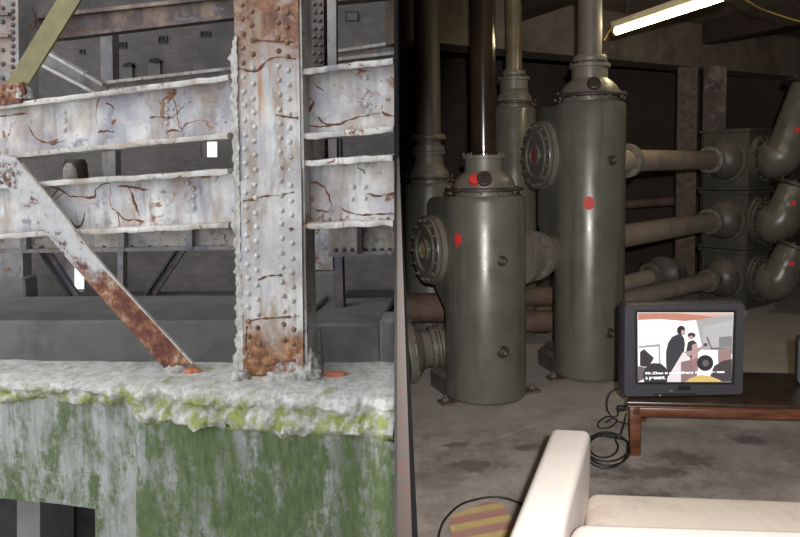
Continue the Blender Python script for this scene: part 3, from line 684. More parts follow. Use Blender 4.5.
def tank(label, cx_, cy_, r, h, ext, L, pipe_r, pipe_mat, plabel, disc=None, spots=(), plugs=(), mat=GREEN, collar_z=None, hatch=False, group='oil tanks with pipes to the ceiling', gl=1.0):
    """upright oval vessel: round front, rear chamber with sloping underside, foot, domed gland on top"""
    c = V((cx_, cy_, 0)); e = V((ext[0], ext[1], 0)).normalized(); n = V((-e.y, e.x, 0))
    if n.x > 0: n = -n
    t = thing('oil_tank', label, 'tank', c, group)
    bm = new()
    lathe(bm, c+V((0, 0, .012)), (0, 0, 1), [(r-.012, 0), (r, .015), (r, h-.05), (r-.008, h-.026), (r-.028, h-.012), (0, h-.012)], 64)
    # rear chamber
    out = []; K = 20
    for i in range(K+1):
        a_ = PI*i/K; out.append((n*math.cos(a_)*r+e*(L+math.sin(a_)*r*.5), L+math.sin(a_)*r*.5))
    base = [(n*r*.999, 0.0)]+out+[(-n*r*.999, 0.0)]
    def zb(s_): return .42*h+min(s_, L+.1)*.75
    lowr, tp1, tp2, tp3 = [], [], [], []
    for (p, s_) in base:
        lowr.append(bm.verts.new(c+p+V((0, 0, zb(s_))))); tp1.append(bm.verts.new(c+p+V((0, 0, h-.05))))
        q = p*(1-.008/r); q2 = p*(1-.028/r)
        tp2.append(bm.verts.new(c+q+V((0, 0, h-.026)))); tp3.append(bm.verts.new(c+q2+V((0, 0, h-.0125))))
    for A, B in ((lowr, tp1), (tp1, tp2), (tp2, tp3)):
        for k in range(len(A)):
            j = (k+1) % len(A); bm.faces.new((A[k], A[j], B[j], B[k]))
    bm.faces.new(tp3); bm.faces.new(lowr)
    obj('body', bm, mat, t)
    bm = new()   # rear foot
    fl_ = [c+n*r*.98, c+n*r*.98+e*(L+.02), c+n*r*.7+e*(L+.12), c-n*r*.7+e*(L+.12), c-n*r*.98+e*(L+.02), c-n*r*.98]
    prism(bm, [p+V((0, 0, .0)) for p in fl_], (0, 0, .17)); bmesh.ops.bevel(bm, geom=[x for x in bm.edges if all(v.co.z > .1 for v in x.verts)], offset=.05, segments=3, affect='EDGES'); obj('rear_foot', bm, GREEN_D, t)
    for s_ in (-1, 1):
        bm = new(); q = c+n*s_*r*.92-e*(r*.42); d1 = e*.11; d2 = n*s_*.12
        prism(bm, [q, q+d2, q+d2+d1, q+d1], (0, 0, .018)); f = obj('foot_plate', bm, PIPE_RU, t)
        inst('bolt', BOLTM, f, q+d2*.65+d1*.5+V((0, 0, .028)), (0, 0, 1), 1.3)
    # gland
    bm = new(); lathe(bm, c+V((0, 0, h-.014)), (0, 0, 1), [(.205*gl, 0), (.205*gl, .045)], 40); obj('gland_seat', bm, FLG, t)
    bm = new(); lathe(bm, c+V((0, 0, h+.03)), (0, 0, 1), [(.15, 0), (.268*gl, 0), (.272*gl, .005), (.272*gl, .02), (.268*gl, .026), (.15, .026)], 48, True); ring = obj('gland_ring', bm, IRON, t)
    ring_bolts(ring, c+V((0, 0, h+.034)), (0, 0, -1), .25*gl, 12, BOLTM, 1.0, .2); ring_bolts(ring, c+V((0, 0, h+.054)), (0, 0, 1), .25*gl, 12, BOLTM, .8, .2)
    bm = new(); lathe(bm, c+V((0, 0, h+.05)), (0, 0, 1), [(.215*gl, 0), (.212*gl, .03), (.195*gl, .065), (.165*gl, .095), (.14, .112), (.132, .12), (.132, .20), (.15, .202), (.15, .225), (.10, .226), (0, .226)], 48); g = obj('gland_dome', bm, FLG, t)
    ring_bolts(g, c+V((0, 0, h+.276)), (0, 0, 1), .137, 8, BOLTM, .8)
    if hatch:
        v = V((-.10, -1, 0)).normalized(); bm = new(); q = c+v*.19*gl+V((0, 0, h+.112)); lathe(bm, q, v+V((0, 0, .6)), [(.05, -.03), (.052, .02), (.045, .026), (.036, .026), (.036, .02), (0, .02)], 24); hh = obj('hatch', bm, IRON, t)
        if hatch == 'red':
            bm = new(); q = c+V((-.085, -.178, 0))*gl+V((0, 0, h+.108)); lathe(bm, q, v+V((0, 0, .6)), [(.04, .0), (.036, .022), (0, .026)], 16); o_ = obj('hatch_mark', bm, REDP, t); o_['label'] = 'red painted spot on the gland dome'
    # pipe
    p0 = h+.27
    prof = [(pipe_r, 0)]
    bm = new(); lathe(bm, c+V((0, 0, p0)), (0, 0, 1), [(pipe_r*1.12, 0), (pipe_r*1.12, .02), (pipe_r, .03), (pipe_r, ZR-p0-.002)], 36); pp = obj('riser_pipe', bm, pipe_mat, t); pp['label'] = plabel
    if collar_z:
        bm = new(); lathe(bm, c+V((0, 0, collar_z)), (0, 0, 1), [(pipe_r*.9, 0), (pipe_r*1.38, 0), (pipe_r*1.42, .012), (pipe_r*1.42, .028), (pipe_r*1.38, .04), (pipe_r*.9, .04)], 32, True)
        lathe(bm, c+V((0, 0, collar_z-.10)), (0, 0, 1), [(pipe_r*.9, 0), (pipe_r*1.25, 0), (pipe_r*1.25, .05), (pipe_r*.9, .05)], 32, True); cc = obj('pipe_collar', bm, FLG, t)
        ring_bolts(cc, c+V((0, 0, collar_z+.04)), (0, 0, 1), pipe_r*1.24, 6, BOLTM, .7)
    if disc:
        s_, z_, rad, glass = disc
        q = c+n*(r-.02)+e*s_+V((0, 0, z_))
        bm = new(); lathe(bm, q, n, [(rad, 0), (rad, .05), (rad-.006, .056), (rad*.72, .056)], 48); dd = obj('manhole_flange', bm, FLG, t)
        bm = new(); lathe(bm, q, n, [(rad*.5, .056), (rad*.955, .06), (rad*.97, .066), (rad*.97, .084), (rad*.955, .09), (rad*.74, .092), (rad*.71, .104), (rad*.6, .104), (rad*.56, .088), (rad*.32, .088), (rad*.32, .11), (rad*.24, .11), (rad*.22, .09), (0, .09)], 48); cv = obj('manhole_cover', bm, mat, t)
        ring_bolts(cv, q+n*.092, n, rad*.86, 14, BOLTM, 1.0, .1)
        bm = new(); lathe(bm, q+n*.085, n, [(rad*.235, 0), (rad*.235, .016), (0, .018)], 32); sg = obj('sight_glass', bm, glass, cv)
    def on_body(px, py):
        dx, dy, dz = ray(px, py); A = dx*dx+dy*dy; B = -2*(dx*cx_+dy*cy_); C_ = cx_*cx_+cy_*cy_-r*r
        tt = (-B-math.sqrt(max(0, B*B-4*A*C_)))/(2*A); p = V((dx*tt, dy*tt, CZ+dz*tt)); nn_ = V((p.x-cx_, p.y-cy_, 0)).normalized(); return p, nn_
    for (px, py, rr, drip) in spots:
        bm = new(); p, nn_ = on_body(px, py)
        ctr = bm.verts.new(p+nn_*.004); rim = []
        for i in range(22):
            a_ = 2*PI*i/22; rad = rr*(1+.22*mnoise.noise(V((math.cos(a_)*2, math.sin(a_)*2, px))))
            hx = math.cos(a_)*rad*.85; hz = math.sin(a_)*rad*1.1
            if drip and i in (15, 17): hz -= rr*.6
            u_ = V((-nn_.y, nn_.x, 0)); pt = p+u_*hx; d2 = V((pt.x-cx_, pt.y-cy_, 0)).normalized()*(r+.0025)
            rim.append(bm.verts.new(V((cx_+d2.x, cy_+d2.y, p.z+hz))))
        for i in range(22): bm.faces.new((ctr, rim[i], rim[(i+1) % 22]))
        o_ = obj('paint_mark', bm, REDP, t); o_['label'] = 'sprayed red spot'
    for (px, py, rr) in plugs:
        p, nn_ = on_body(px, py); bm = new(); lathe(bm, p-nn_*.01, nn_, [(rr*1.25, 0), (rr*1.25, .014), (rr, .018), (rr*.95, .035), (rr*.6, .04), (0, .04)], 20); pl = obj('plug', bm, IRON, t)
        bm = new(); lathe(bm, p+nn_*.028, nn_, [(rr*.42, 0), (rr*.38, .014), (0, .016)], 10); obj('plug_nut', bm, BOLT, pl)
    return t, c, e, n

def foot_at(px, py, r):
    p = onz(px, py, 0); d = V((p.x, p.y, 0)).normalized(); return p.x+d.x*r, p.y+d.y*r
c1 = foot_at(486, 408, .283); c2 = foot_at(588.5, 384, .262)
def ztop(px, py, Y): return onp(px, py, Y).z
t1 = tank('squat green oil tank nearest the camera, amber sight glass on its side flange', c1[0], c1[1], .283, ztop(484, 197, c1[1])+.012, (-.34, .94), .33, .088, PIPE_BR, 'glossy dark brown riser pipe', (.24, 1.03, .25, AMBER), [(458, 239, .036, True)], [(502, 261, .028), (503, 352, .034)], GREEN, None, 'red')
t2 = tank('tall green oil tank with long glossy highlight and red sight glass', c2[0], c2[1], .262, ztop(587, 104, c2[1])+.012, (-.22, .975), .34, .088, PIPE_GR, 'grey riser pipe with collar', (.24, 1.69, .27, RED_GL), [(589, 203, .045, False)], [(612, 160, .03), (610, 333, .03)], GREEN, ztop(589, 62, c2[1]), 'dark')
t3 = tank('green oil tank at the far left beside the partition, dusty dome', onp(429, 175, 6.35).x, 6.35, .232, ztop(429, 184, 6.35)+.01, (-.0, 1), .3, .115, PIPE_GR, 'thick grey riser pipe', None, (), (), GREEN, ztop(428, 140, 6.35), False, gl=.86)
t4 = tank('green oil tank half hidden behind the tall one, slim olive pipe', onp(514, 105, 6.65).x, 6.65, .205, ztop(514, 108, 6.65), (0, 1), .2, .078, PIPE_OL, 'olive brown riser pipe', None, (), (), GREEN, ztop(512, 76, 6.65), False, gl=.78)
# plinth and floor hatch, stains
bm = new(); q = [onz(492, 428, 0), onz(537, 411, 0), onz(545, 421, 0), onz(492, 441, 0)]
prism(bm, [x+V((0, 0, .001)) for x in q], (0, 0, .003)); tag(obj('floor_hatch', bm, FLOOR_R), 'rectangular concrete hatch cover in the floor in front of the squat tank', 'hatch')

# couplings and cross pipes
cpl = thing('pipe_coupling', 'short flanged pipe coupling joining the squat tank to the tall tank', 'coupling', onp(537, 290, 5.15))
a_ = onp(516, 258, 5.02); b_ = onp(560, 252, 5.40); ax = (b_-a_)
bm = new(); lathe(bm, a_, ax, [(.20, 0), (.20, .06), (.165, .10), (.15, .12), (.15, .17)], 36); obj('cone', bm, FLG, cpl)
bm = new(); lathe(bm, a_, ax, [(.14, .14), (.14, ax.length)], 36); obj('pipe', bm, FLG, cpl)
bm = new(); flange_pair(bm, a_+ax.normalized()*.21, ax, .185); f = obj('flange', bm, FLG, cpl); ring_bolts(f, a_+ax.normalized()*.24, ax, .165, 12); ring_bolts(f, a_+ax.normalized()*.18, -ax, .165, 12)
def pipe_run(label, p, q, r, mat, flanges=(), fr=1.45, name='cross_pipe', endcap=None):
    t = thing(name, label, 'pipe', (p+q)/2)
    bm = new(); cyl(bm, p, q, r, 36); obj('pipe', bm, mat, t)
    ax = (q-p).normalized()
    for s_ in flanges:
        c = p+ax*s_; bm = new(); flange_pair(bm, c, ax, r*fr); f = obj('flange', bm, FLG, t)
        ring_bolts(f, c+ax*.03, ax, r*fr*.84, 8, BOLTM, 1.0, .3); ring_bolts(f, c-ax*.03, -ax, r*fr*.84, 8, BOLTM, 1.0, .3)
    return t
pipe_run('upper rusty brown pipe running behind the squat and tall tanks', onp(495, 299, 6.4), onp(600, 293, 6.4), .085, PIPE_RU)
pipe_run('lower rusty brown pipe running behind the squat and tall tanks', onp(495, 323, 6.3), onp(600, 319, 6.3), .10, PIPE_RU)
pipe_run('thin dark pipe low between the squat and tall tanks', onp(495, 312, 6.8), onp(600, 308, 6.8), .04, PIPE_RU)
# flanged nozzle at the far left, low beside the partition
noz = thing('pipe_nozzle', 'flared flanged nozzle low at the far left beside the partition', 'nozzle', onp(425, 375, 5.3))
a_ = onp(452, 345, 5.3); b_ = onp(410, 351, 5.25); ax = b_-a_; L_ = ax.length
bm = new(); lathe(bm, a_, ax, [(.135, 0), (.135, L_*.42), (.165, L_*.44), (.165, L_*.52), (.14, L_*.54), (.15, L_*.72), (.235, L_*.93), (.235, L_)], 40); obj('cone', bm, FLG, noz)
bm = new(); flange_pair(bm, a_+ax*.33, ax, .175, .018, .008); f = obj('flange', bm, FLG, noz); ring_bolts(f, a_+ax*.42, ax, .155, 10, BOLTM, 1.0)
bm = new(); lathe(bm, a_, ax, [(.10, L_*.97), (.25, L_*.97), (.255, L_*1.0), (.255, L_*1.12), (.10, L_*1.12)], 40, True); f = obj('rim_flange', bm, FLG, noz); ring_bolts(f, a_+ax*.96, -ax, .235, 12, BOLTM, 1.0)
lat = onp(440, 305, 6.0)
pipe_run('dark pipe behind the flared nozzle at the far left', onp(406, 308, 6.0), onp(470, 308, 6.0), .13, PIPE_RU)
# two long pipes from the tall tank to the valve chests
BX = V((onp(747, 220, 7.3).x, 7.3, 0)); LN = V((-.8, -.6, 0)); LA = V((-.6, .8, 0)); RA = V((.8, .6, 0)); RN = V((.6, -.8, 0))
def chest(label, z0, z1, plabel, elabel, px, fl_label=None):
    """valve chest: cubic casing, domed cover on the left face, shelf plate below"""
    w = .50; t = thing('valve_chest', label, 'valve chest', BX+V((.1, .4, z0)), 'stacked valve chests')
    bm = new(); q = [BX+V((0, 0, z0+.03)), BX+RA*w+V((0, 0, z0+.03)), BX+RA*w+LA*w+V((0, 0, z0+.03)), BX+LA*w+V((0, 0, z0+.03))]
    prism(bm, q, (0, 0, z1-z0-.06)); bmesh.ops.bevel(bm, geom=bm.edges[:], offset=.012, segments=2, affect='EDGES'); obj('casing', bm, GREEN_D, t)
    for zz in (z0, z1-.03):
        bm = new(); o_ = .025; q = [BX-RA*o_-LA*o_, BX+RA*(w+o_)-LA*o_, BX+RA*(w+o_)+LA*(w+o_), BX-RA*o_+LA*(w+o_)]; prism(bm, [p+V((0, 0, zz)) for p in q], (0, 0, .0295)); obj('flange_plate', bm, GREEN_D, t)
    zc = (z0+z1)/2; c = BX+LA*w*.5+V((0, 0, zc)); rr = min(.245, (z1-z0)*.44)
    bm = new(); lathe(bm, c, LN, [(rr, -.005), (rr, .025), (rr*.86, .03), (rr*.84, .05), (rr*.78, .09), (rr*.62, .135), (rr*.42, .16), (rr*.36, .165), (rr*.36, .22)], 44); dm = obj('domed_cover', bm, GREEN_D, t)
    ring_bolts(dm, c+LN*.025, LN, rr*.92, 16, BOLTM, .9)
    c2 = BX+RA*w*.5+V((0, 0, zc)); bm = new(); lathe(bm, c2, RN, [(rr, -.005), (rr, .03), (rr*.7, .032)], 44); fc = obj('outlet_flange', bm, GREEN_D, t); ring_bolts(fc, c2+RN*.03, RN, rr*.92, 14, BOLTM, .9)
    return c+LN*.225, c2+RN*.034
ys_ = [128, 191, 251, 310]; zz_ = [ztop(747, y, 7.3) for y in ys_]; zt = [(zz_[i], zz_[i+1]+.01) for i in range(3)]
nozs = []
for (z1, z0), lb in zip(zt, ('topmost dark green valve chest of the stack by the right wall', 'middle dark green valve chest of the stack by the right wall', 'lowest dark green valve chest of the stack, behind the television')):
    nozs.append(chest(lb, z0, z1, '', '', 0))
bm = new(); w = .5; o_ = .05; q = [BX-RA*o_-LA*o_, BX+RA*(w+o_)-LA*o_, BX+RA*(w+o_)+LA*(w+o_), BX-RA*o_+LA*(w+o_)]; prism(bm, q, (0, 0, max(.03, zt[2][1]-.002))); tag(obj('machine_base', bm, CONC), 'low concrete base under the stack of valve chests', 'base')
pa = onp(616, 161, 5.55); pipe_run('upper dusty tan pipe from the tall tank to the topmost valve chest', pa, nozs[0][0], .092, PIPE_TAN, (.20, (nozs[0][0]-pa).length-.12), 1.5)
pa = onp(606, 239, 5.6); pipe_run('middle reddish pipe from the tall tank to the middle valve chest', pa, nozs[1][0], .098, PIPE_RU if False else PIPE_TAN, ((nozs[1][0]-pa).length-.10,), 1.35)
pa = onp(612, 303, 6.1); pipe_run('lower pipe behind the television leading to the lowest valve chest', pa, nozs[2][0], .085, PIPE_TAN, ((nozs[2][0]-pa).length-.08,), 1.4)
pa = onp(618, 285, 6.9); pb = onp(652, 276, 7.1); pipe_run('short flanged pipe low behind the tall tank, left of the television', pa, pb, .08, PIPE_TAN, ((pb-pa).length-.02,), 1.7)
lx = thing('gate_valve', 'dark green valve body low behind the television top left', 'valve', onp(664, 300, 7.3))
bm = new(); c = onp(664, 274, 7.35); lathe(bm, c, (-.8, -.6, 0), [(.15, -.2), (.15, 0), (.19, .01), (.19, .04), (.14, .06), (.10, .09), (0, .10)], 32); bd = obj('body', bm, GREEN_D, lx); ring_bolts(bd, c+V((-.8, -.6, 0))*.045, (-.8, -.6, 0), .165, 10)
bm = new(); box(bm, (c.x-.14, c.y-.05, 0), (c.x+.2, c.y+.3, c.z+.1), .02); obj('support', bm, GREEN_D, lx)
# elbows on the right faces
def elbow(label, start, up, lean, r, mark=None, cut=False):
    t = thing('elbow_pipe', label, 'pipe elbow', start, 'elbow pipes on the valve chests')
    s0 = V(start); p = [s0, s0+RN*.06, s0+RN*.13+V((0, 0, .005)), s0+RN*.19+V((.01, 0, .06)), s0+RN*.22+V((.03, 0, .18)), s0+RN*.22+V((.05+lean*.5, 0, .18+up*.5)), s0+RN*.22+V((.07+lean, 0, .18+up))]
    pts = smooth_path(p, 8); n_ = len(pts); rs = []
    for i in range(n_):
        f = i/(n_-1); rs.append(r*(.86+.22*math.sin(min(1, f*1.5)*PI)))
    bm = new(); tube(bm, pts, r, 36, rs); obj('pipe', bm, GREEN_D if mark is None else GREEN, t)
    d_ = (pts[-1]-pts[-2]); bm = new(); lathe(bm, pts[-1]-d_.normalized()*.02, d_, [(r*.7, 0), (r*1.22, 0), (r*1.22, .03), (r*.7, .03)], 36, True); f = obj('flange', bm, IRON, t); ring_bolts(f, pts[-1]+d_.normalized()*.01, d_, r*1.08, 10, BOLTM, 1.0)
    bm = new(); lathe(bm, s0, RN, [(r*.6, 0), (r*1.25, 0), (r*1.25, .028), (r*.6, .028)], 36, True); f = obj('flange', bm, GREEN_D, t); ring_bolts(f, s0+RN*.028, RN, r*1.1, 12, BOLTM, .9)
    i = int(n_*.72); q = pts[i]; v = V((-.25, -1, .05)).normalized(); bm = new(); lathe(bm, q+v*(rs[i]-.014), v, [(.032, 0), (.028, .018), (0, .02)], 14); o_ = obj('paint_mark', bm, REDP, t); o_['label'] = 'red painted mark'
    return t
e1 = elbow('topmost elbow pipe, curving up to the right out of the picture', nozs[0][1], .55, .16, .20, 1)
e2 = elbow('middle elbow pipe below the topmost one, its flange just under it', nozs[1][1]+V((0, 0, -.04)), .20, .05, .195, 1)
e3 = elbow('lowest elbow pipe right of the television, its flange open to the air', nozs[2][1]+V((0, 0, -.02)), .17, .05, .195, 1)
# built up posts behind the pipes
def rpost(label, px0, px1, Y0, mat, ys):
    a = onp(px0, 300, Y0); b = onp(px1, 300, Y0); t = thing('riveted_stanchion', label, 'stanchion', V((a.x, Y0, 0)))
    bm = new(); box(bm, (a.x, Y0, 0), (b.x, Y0+.04, 2.77)); box(bm, (a.x+(b.x-a.x)*.4, Y0+.04, 0), (a.x+(b.x-a.x)*.6, Y0+.3, 2.77)); obj('shaft', bm, mat, t)
    for y in ys:
        for f in (.22, .78):
            if onp(px0, y, Y0).z < 2.72: inst('rivet', RIVET_D, t, V((a.x+(b.x-a.x)*f, Y0, onp(px0, y+(4 if f > .5 else 0), Y0).z)), (0, -1, 0), 1.1)
    return t
PST = plain('dark grey brown paint', (.12, .085, .066), .6, 0, .35, 12, .15)
rpost('riveted stanchion behind the upper tan pipe', 675, 694, 8.6, PST, range(76, 225, 9))
rpost('wide dark stanchion above the topmost valve chest', 700, 722, 8.55, D_BROWN, range(50, 180, 10))
bm = new(); a = onp(600, 206, 9.1); b = onp(690, 200, 9.1); pipe_run('thin dark pipe running behind the riveted stanchion', a, b, .06, PIPE_RU); bm.free()

# ------------------------------------------------------------------ television, table, second television
TY = onz(684, 396, .318).y
def tvp(px, py, Y=TY): return onp(px, py, Y)
TABZ = .312
A = onz(630, 401, TABZ); ang = math.atan2(-.115, .9); ux = V((math.cos(ang), math.sin(ang), 0)); uy = onz(637, 374, TABZ)-A; uy.z = 0; uy.normalize()
def tb(x, y, z): return A+ux*x+uy*y+V((0, 0, z-A.z))
WOOD_D = plain('black brown lacquered wood', (.035, .022, .015), .3, 0, .3, 10, .08)
tab = thing('low_table', 'low dark red wooden table carrying the televisions', 'table', V((A.x+.8, A.y+.3, 0)))
def orient_box(bm, x0, x1, y0, y1, z0, z1, bev=.006):
    b2 = new(); box(b2, (x0, y0, z0), (x1, y1, z1), bev)
    mp = {}
    for v in b2.verts: mp[v] = bm.verts.new(tb(v.co.x, v.co.y, v.co.z))
    for f in b2.faces: bm.faces.new([mp[v] for v in f.verts])
    b2.free()
TW, TD = 1.55, .62
bm = new(); orient_box(bm, -.015, TW, -.015, TD, TABZ-.022, TABZ); obj('tabletop', bm, WOOD_D, tab)
bm = new(); orient_box(bm, .0, TW-.01, -.004, TD-.01, TABZ-.038, TABZ-.024, .004); orient_box(bm, -.01, TW, -.012, TD, TABZ-.03, TABZ-.0245, .002); obj('moulding', bm, WOOD_M, tab)
bm = new(); orient_box(bm, .012, TW-.02, .0, .022, TABZ-.085, TABZ-.037); obj('front_apron', bm, WOOD_M, tab)
bm = new(); orient_box(bm, .012, TW-.02, TD-.04, TD-.02, TABZ-.085, TABZ-.037); obj('rear_apron', bm, WOOD_M, tab)
bm = new(); orient_box(bm, .05, .10, .03, .06, TABZ-.10, TABZ-.037, .003); obj('corner_block', bm, WOOD_M, tab)
for x in (.0, TW-.07):
    for y in (.0, TD-.07):
        bm = new(); orient_box(bm, x, x+.058, y, y+.058, 0, TABZ-.037, .005); obj('leg', bm, WOOD_M, tab)

def television(label, x0, x1, z0, z1, y, screen_fill, tilt=0.0):
    tv = thing('television', label, 'television', V(((x0+x1)/2, y+.2, z0))); W_ = x1-x0; H = z1-z0; cx_ = (x0+x1)/2
    bm = new()   # front shell with tapered sides
    fr = [(x0, z0+.02), (x0+.012, z0+.004), (x1-.012, z0+.004), (x1, z0+.02), (x1, z1-.015), (x1-.012, z1), (x0+.012, z1), (x0, z1-.015)]
    def loop(s, yy, dz=0): return [bm.verts.new((cx_+(a-cx_)*s, yy, z0+(b-z0)*s+dz)) for a, b in fr]
    L0 = loop(.985, y); L1 = loop(1.0, y+.012); L2 = loop(1.0, y+.10); L3 = loop(.97, y+.13); L4 = loop(.74, y+.36); L5 = loop(.62, y+.42)
    for P_, Q_ in ((L0, L1), (L1, L2), (L2, L3), (L3, L4), (L4, L5)):
        for k in range(8):
            j = (k+1) % 8; bm.faces.new((P_[k], P_[j], Q_[j], Q_[k]))
    bm.faces.new(L5); bm.faces.new(L0)
    obj('cabinet', bm, TVBLK, tv)
    bm = new(); box(bm, (cx_-.2, y+.10, z0-.004), (cx_+.2, y+.36, z0+.02), .004); obj('foot', bm, TVBLK, tv)
    return tv
x0 = tvp(624, 350).x; x1 = tvp(744.5, 350).x; z0 = TABZ+.006; z1 = tvp(680, 303.5).z
tv = television('older charcoal tube television showing musicians on a stage, on the low table', x0, x1, z0, z1, TY, None)
def P2(px, py, d): return onp(px, py, TY-d)
def frame_px(bm, outer, inner, d0, d1):
    O = [P2(x, y, d0) for x, y in outer]; I = [P2(x, y, d0) for x, y in inner]; I2 = [P2(x, y, d1) for x, y in inner]; O2 = [P2(x, y, d1) for x, y in outer]
    n_ = len(O); vo, vi, vi2, vo2 = ([bm.verts.new(p) for p in L] for L in (O, I, I2, O2))
    for k in range(n_):
        j = (k+1) % n_
        bm.faces.new((vo[k], vo[j], vi[j], vi[k])); bm.faces.new((vi[k], vi[j], vi2[j], vi2[k])); bm.faces.new((vo[k], vo[j], vo2[j], vo2[k])); bm.faces.new((vo2[k], vo2[j], vi2[j], vi2[k]))
bm = new(); frame_px(bm, [(634.5, 310), (736.5, 310), (734.5, 384.5), (635.5, 384.5)], [(637.5, 312.5), (733.5, 312.5), (731.5, 382), (638, 382)], .010, .001); obj('bezel', bm, BLACK, tv)
EM = {}
def em(c, s=1.0):
    k = (c, s)
    if k not in EM: EM[k] = emit('screen light', c, s)
    return EM[k]
bm = new(); prism(bm, [P2(637, 312, .003), P2(734, 312, .003), P2(732, 382.5, .003), P2(637.5, 382.5, .003)], (0, .002, 0)); scr = obj('screen', bm, em((1.0, .96, .95), 1.15), tv)
pic_d = [0.0036]
def pic(name, pts, c, s=1.0, smooth_=False):
    """one patch of the picture on the tube"""
    pic_d[0] += .00012; d = pic_d[0]
    bm = new(); f = bm.faces.new([bm.verts.new(P2(x, y, d)) for x, y in pts]); bmesh.ops.triangulate(bm, faces=[f])
    o = obj(name, bm, em(c, s), scr); return o
def rnd(cx_, cy_, rx, ry, n_=20): return [(cx_+math.cos(2*PI*i/n_)*rx, cy_+math.sin(2*PI*i/n_)*ry) for i in range(n_)]
pic('picture_ceiling', [(638, 313), (733, 313), (733, 316), (715, 317), (706, 319), (685, 321), (660, 319), (638, 320)], (.62, .26, .18))
pic('picture_ceiling', [(676, 313), (733, 313), (733, 315), (716, 317)], (.8, .5, .42))
pic('picture_wall', [(696, 320), (706, 318.5), (716, 316.5), (733, 315), (733, 354), (716, 350), (703, 350), (703, 330), (700, 326)], (.47, .46, .45))
pic('picture_wall', [(703, 327), (733, 320), (733, 345), (704, 347)], (.56, .55, .54))
pic('picture_frame', [(639, 346), (660, 344), (660.6, 366), (658.8, 366), (658.5, 346.5), (639, 348)], (.45, .42, .42))
pic('picture_glow', rnd(716, 363, 7, 6), (1, 1, 1), 1.3)
pic('picture_speaker', [(640, 352), (644, 349), (654, 358), (650, 365), (645, 367), (640, 366)], (.04, .035, .04))
pic('picture_speaker', [(638, 366), (648, 368), (650, 376), (638, 382)], (.16, .13, .14))
pic('picture_stand', [(706, 337), (708, 337), (712, 348), (720, 347.5), (732, 348), (732, 349), (711, 349.5)], (.16, .15, .16))
pic('picture_stand', [(719, 337), (732, 336), (732, 347), (719, 347)], (.25, .25, .27))
pic('picture_chair', [(718, 349), (732, 348), (731, 361), (722, 367), (718, 362)], (.38, .24, .23))
pic('picture_crowd', [(714, 366), (722, 361), (732, 359), (731.5, 381.8), (708, 381.8)], (.07, .055, .06))
pic('picture_person', [(672, 337), (677, 334.5), (681, 334), (684, 338), (685, 344), (684, 352), (683, 359), (682, 372), (675, 376), (667, 376), (666, 362), (666, 352), (668, 343)], (.045, .042, .055))
pic('picture_person', rnd(681.2, 330.5, 4.2, 4.8), (.02, .016, .02))
pic('picture_face', [(681.5, 330), (685.3, 330), (685, 334.5), (682, 335.5), (681, 333)], (.6, .42, .38))
pic('picture_shirt', [(676, 366), (683, 352), (688, 358), (684, 382), (667, 382), (668, 377)], (.9, .82, .82))
pic('picture_person', [(688, 342), (693, 340), (697, 343), (698, 350), (694, 360), (690, 358), (686, 352)], (.04, .035, .04))
pic('picture_person', rnd(691.5, 335.4, 4.0, 2.9), (.05, .045, .05))
pic('picture_face', rnd(691, 337.6, 2.4, 2.0), (.58, .40, .37))
pic('picture_skirt', [(690, 358), (697, 355), (699, 361), (697, 376), (690, 380), (687, 370)], (.40, .20, .23))
pic('picture_scarf', [(692, 345), (697, 343), (698.5, 356), (692, 360)], (.62, .36, .36))
pic('picture_guitar', [(684, 352), (694, 350), (706, 344), (708, 345), (697, 353), (688, 357)], (.5, .36, .34))
pic('picture_person', rnd(705.5, 344.8, 2.2, 1.8), (.10, .08, .09))
pic('picture_mat', [(681, 362), (690, 360), (697, 376), (690, 382), (681, 382)], (.30, .20, .20))
pic('picture_drum', rnd(705.2, 363, 8.2, 8.0, 26), (.02, .02, .025))
pic('picture_drum', rnd(705.6, 363.2, 3.4, 3.4, 18), (.14, .13, .14))
pic('picture_person', [(644, 382), (643, 373), (647, 365.5), (653, 363), (661, 363.6), (666, 368), (668, 375), (667, 382)], (.035, .033, .04))
pic('picture_person', [(685, 382), (691, 377.8), (701, 374.8), (711, 376.5), (720, 380), (722, 382)], (.78, .56, .18))
pic_d[0] += .0004
def caption(txt, px, py, wpx, hpx):
    cu = bpy.data.curves.new('caption_text', 'FONT'); cu.body = txt; cu.size = 1; cu.offset = .028
    ob_ = bpy.data.objects.new('caption_tmp', cu); COL.objects.link(ob_)
    dg = bpy.context.evaluated_depsgraph_get(); me = bpy.data.meshes.new_from_object(ob_.evaluated_get(dg)); bpy.data.objects.remove(ob_)
    xs = [v.co.x for v in me.vertices]; ys = [v.co.y for v in me.vertices]; a = P2(px, py, pic_d[0]); b = P2(px+wpx, py-hpx, pic_d[0])
    bm = new(); bm.from_mesh(me); sx = (b.x-a.x)/(max(xs)-min(xs)); sz = (b.z-a.z)/.72
    for v in bm.verts: v.co = V((a.x+(v.co.x-min(xs))*sx, a.y, a.z+v.co.y*sz))
    o = obj('subtitle', bm, em((1, 1, 1), 1.4), scr); return o
caption('Mr.Zhan is an ordinary singer, he was', 645.5, 374.4, 79, 4.0)
caption('a peasant.', 645.5, 379.3, 20, 4.0)
bm = new(); prism(bm, [P2(678, 386, .006), P2(691, 386, .006), P2(691, 390.5, .006), P2(678, 390.5, .006)], (0, .01, 0)); obj('sensor_window', bm, BLACK, tv)
bm = new(); prism(bm, [P2(654, 394, .004), P2(696, 393.2, .004), P2(696, 394.6, .004), P2(654, 395.4, .004)], (0, .008, 0)); obj('front_flap', bm, BLACK, tv)
for x in (701, 705, 709, 715, 719):
    bm = new(); c = P2(x, 391.6, 0); cyl(bm, c+V((0, .003, 0)), c+V((0, -.006, 0)), .0055, 12); obj('button', bm, TVBLK, tv)
bm = new(); c = P2(660, 395.2, .004); cyl(bm, c, c+V((0, -.004, 0)), .003, 10); obj('power_lamp', bm, emit('green lamp', (.2, .8, .15), 1.0), tv)
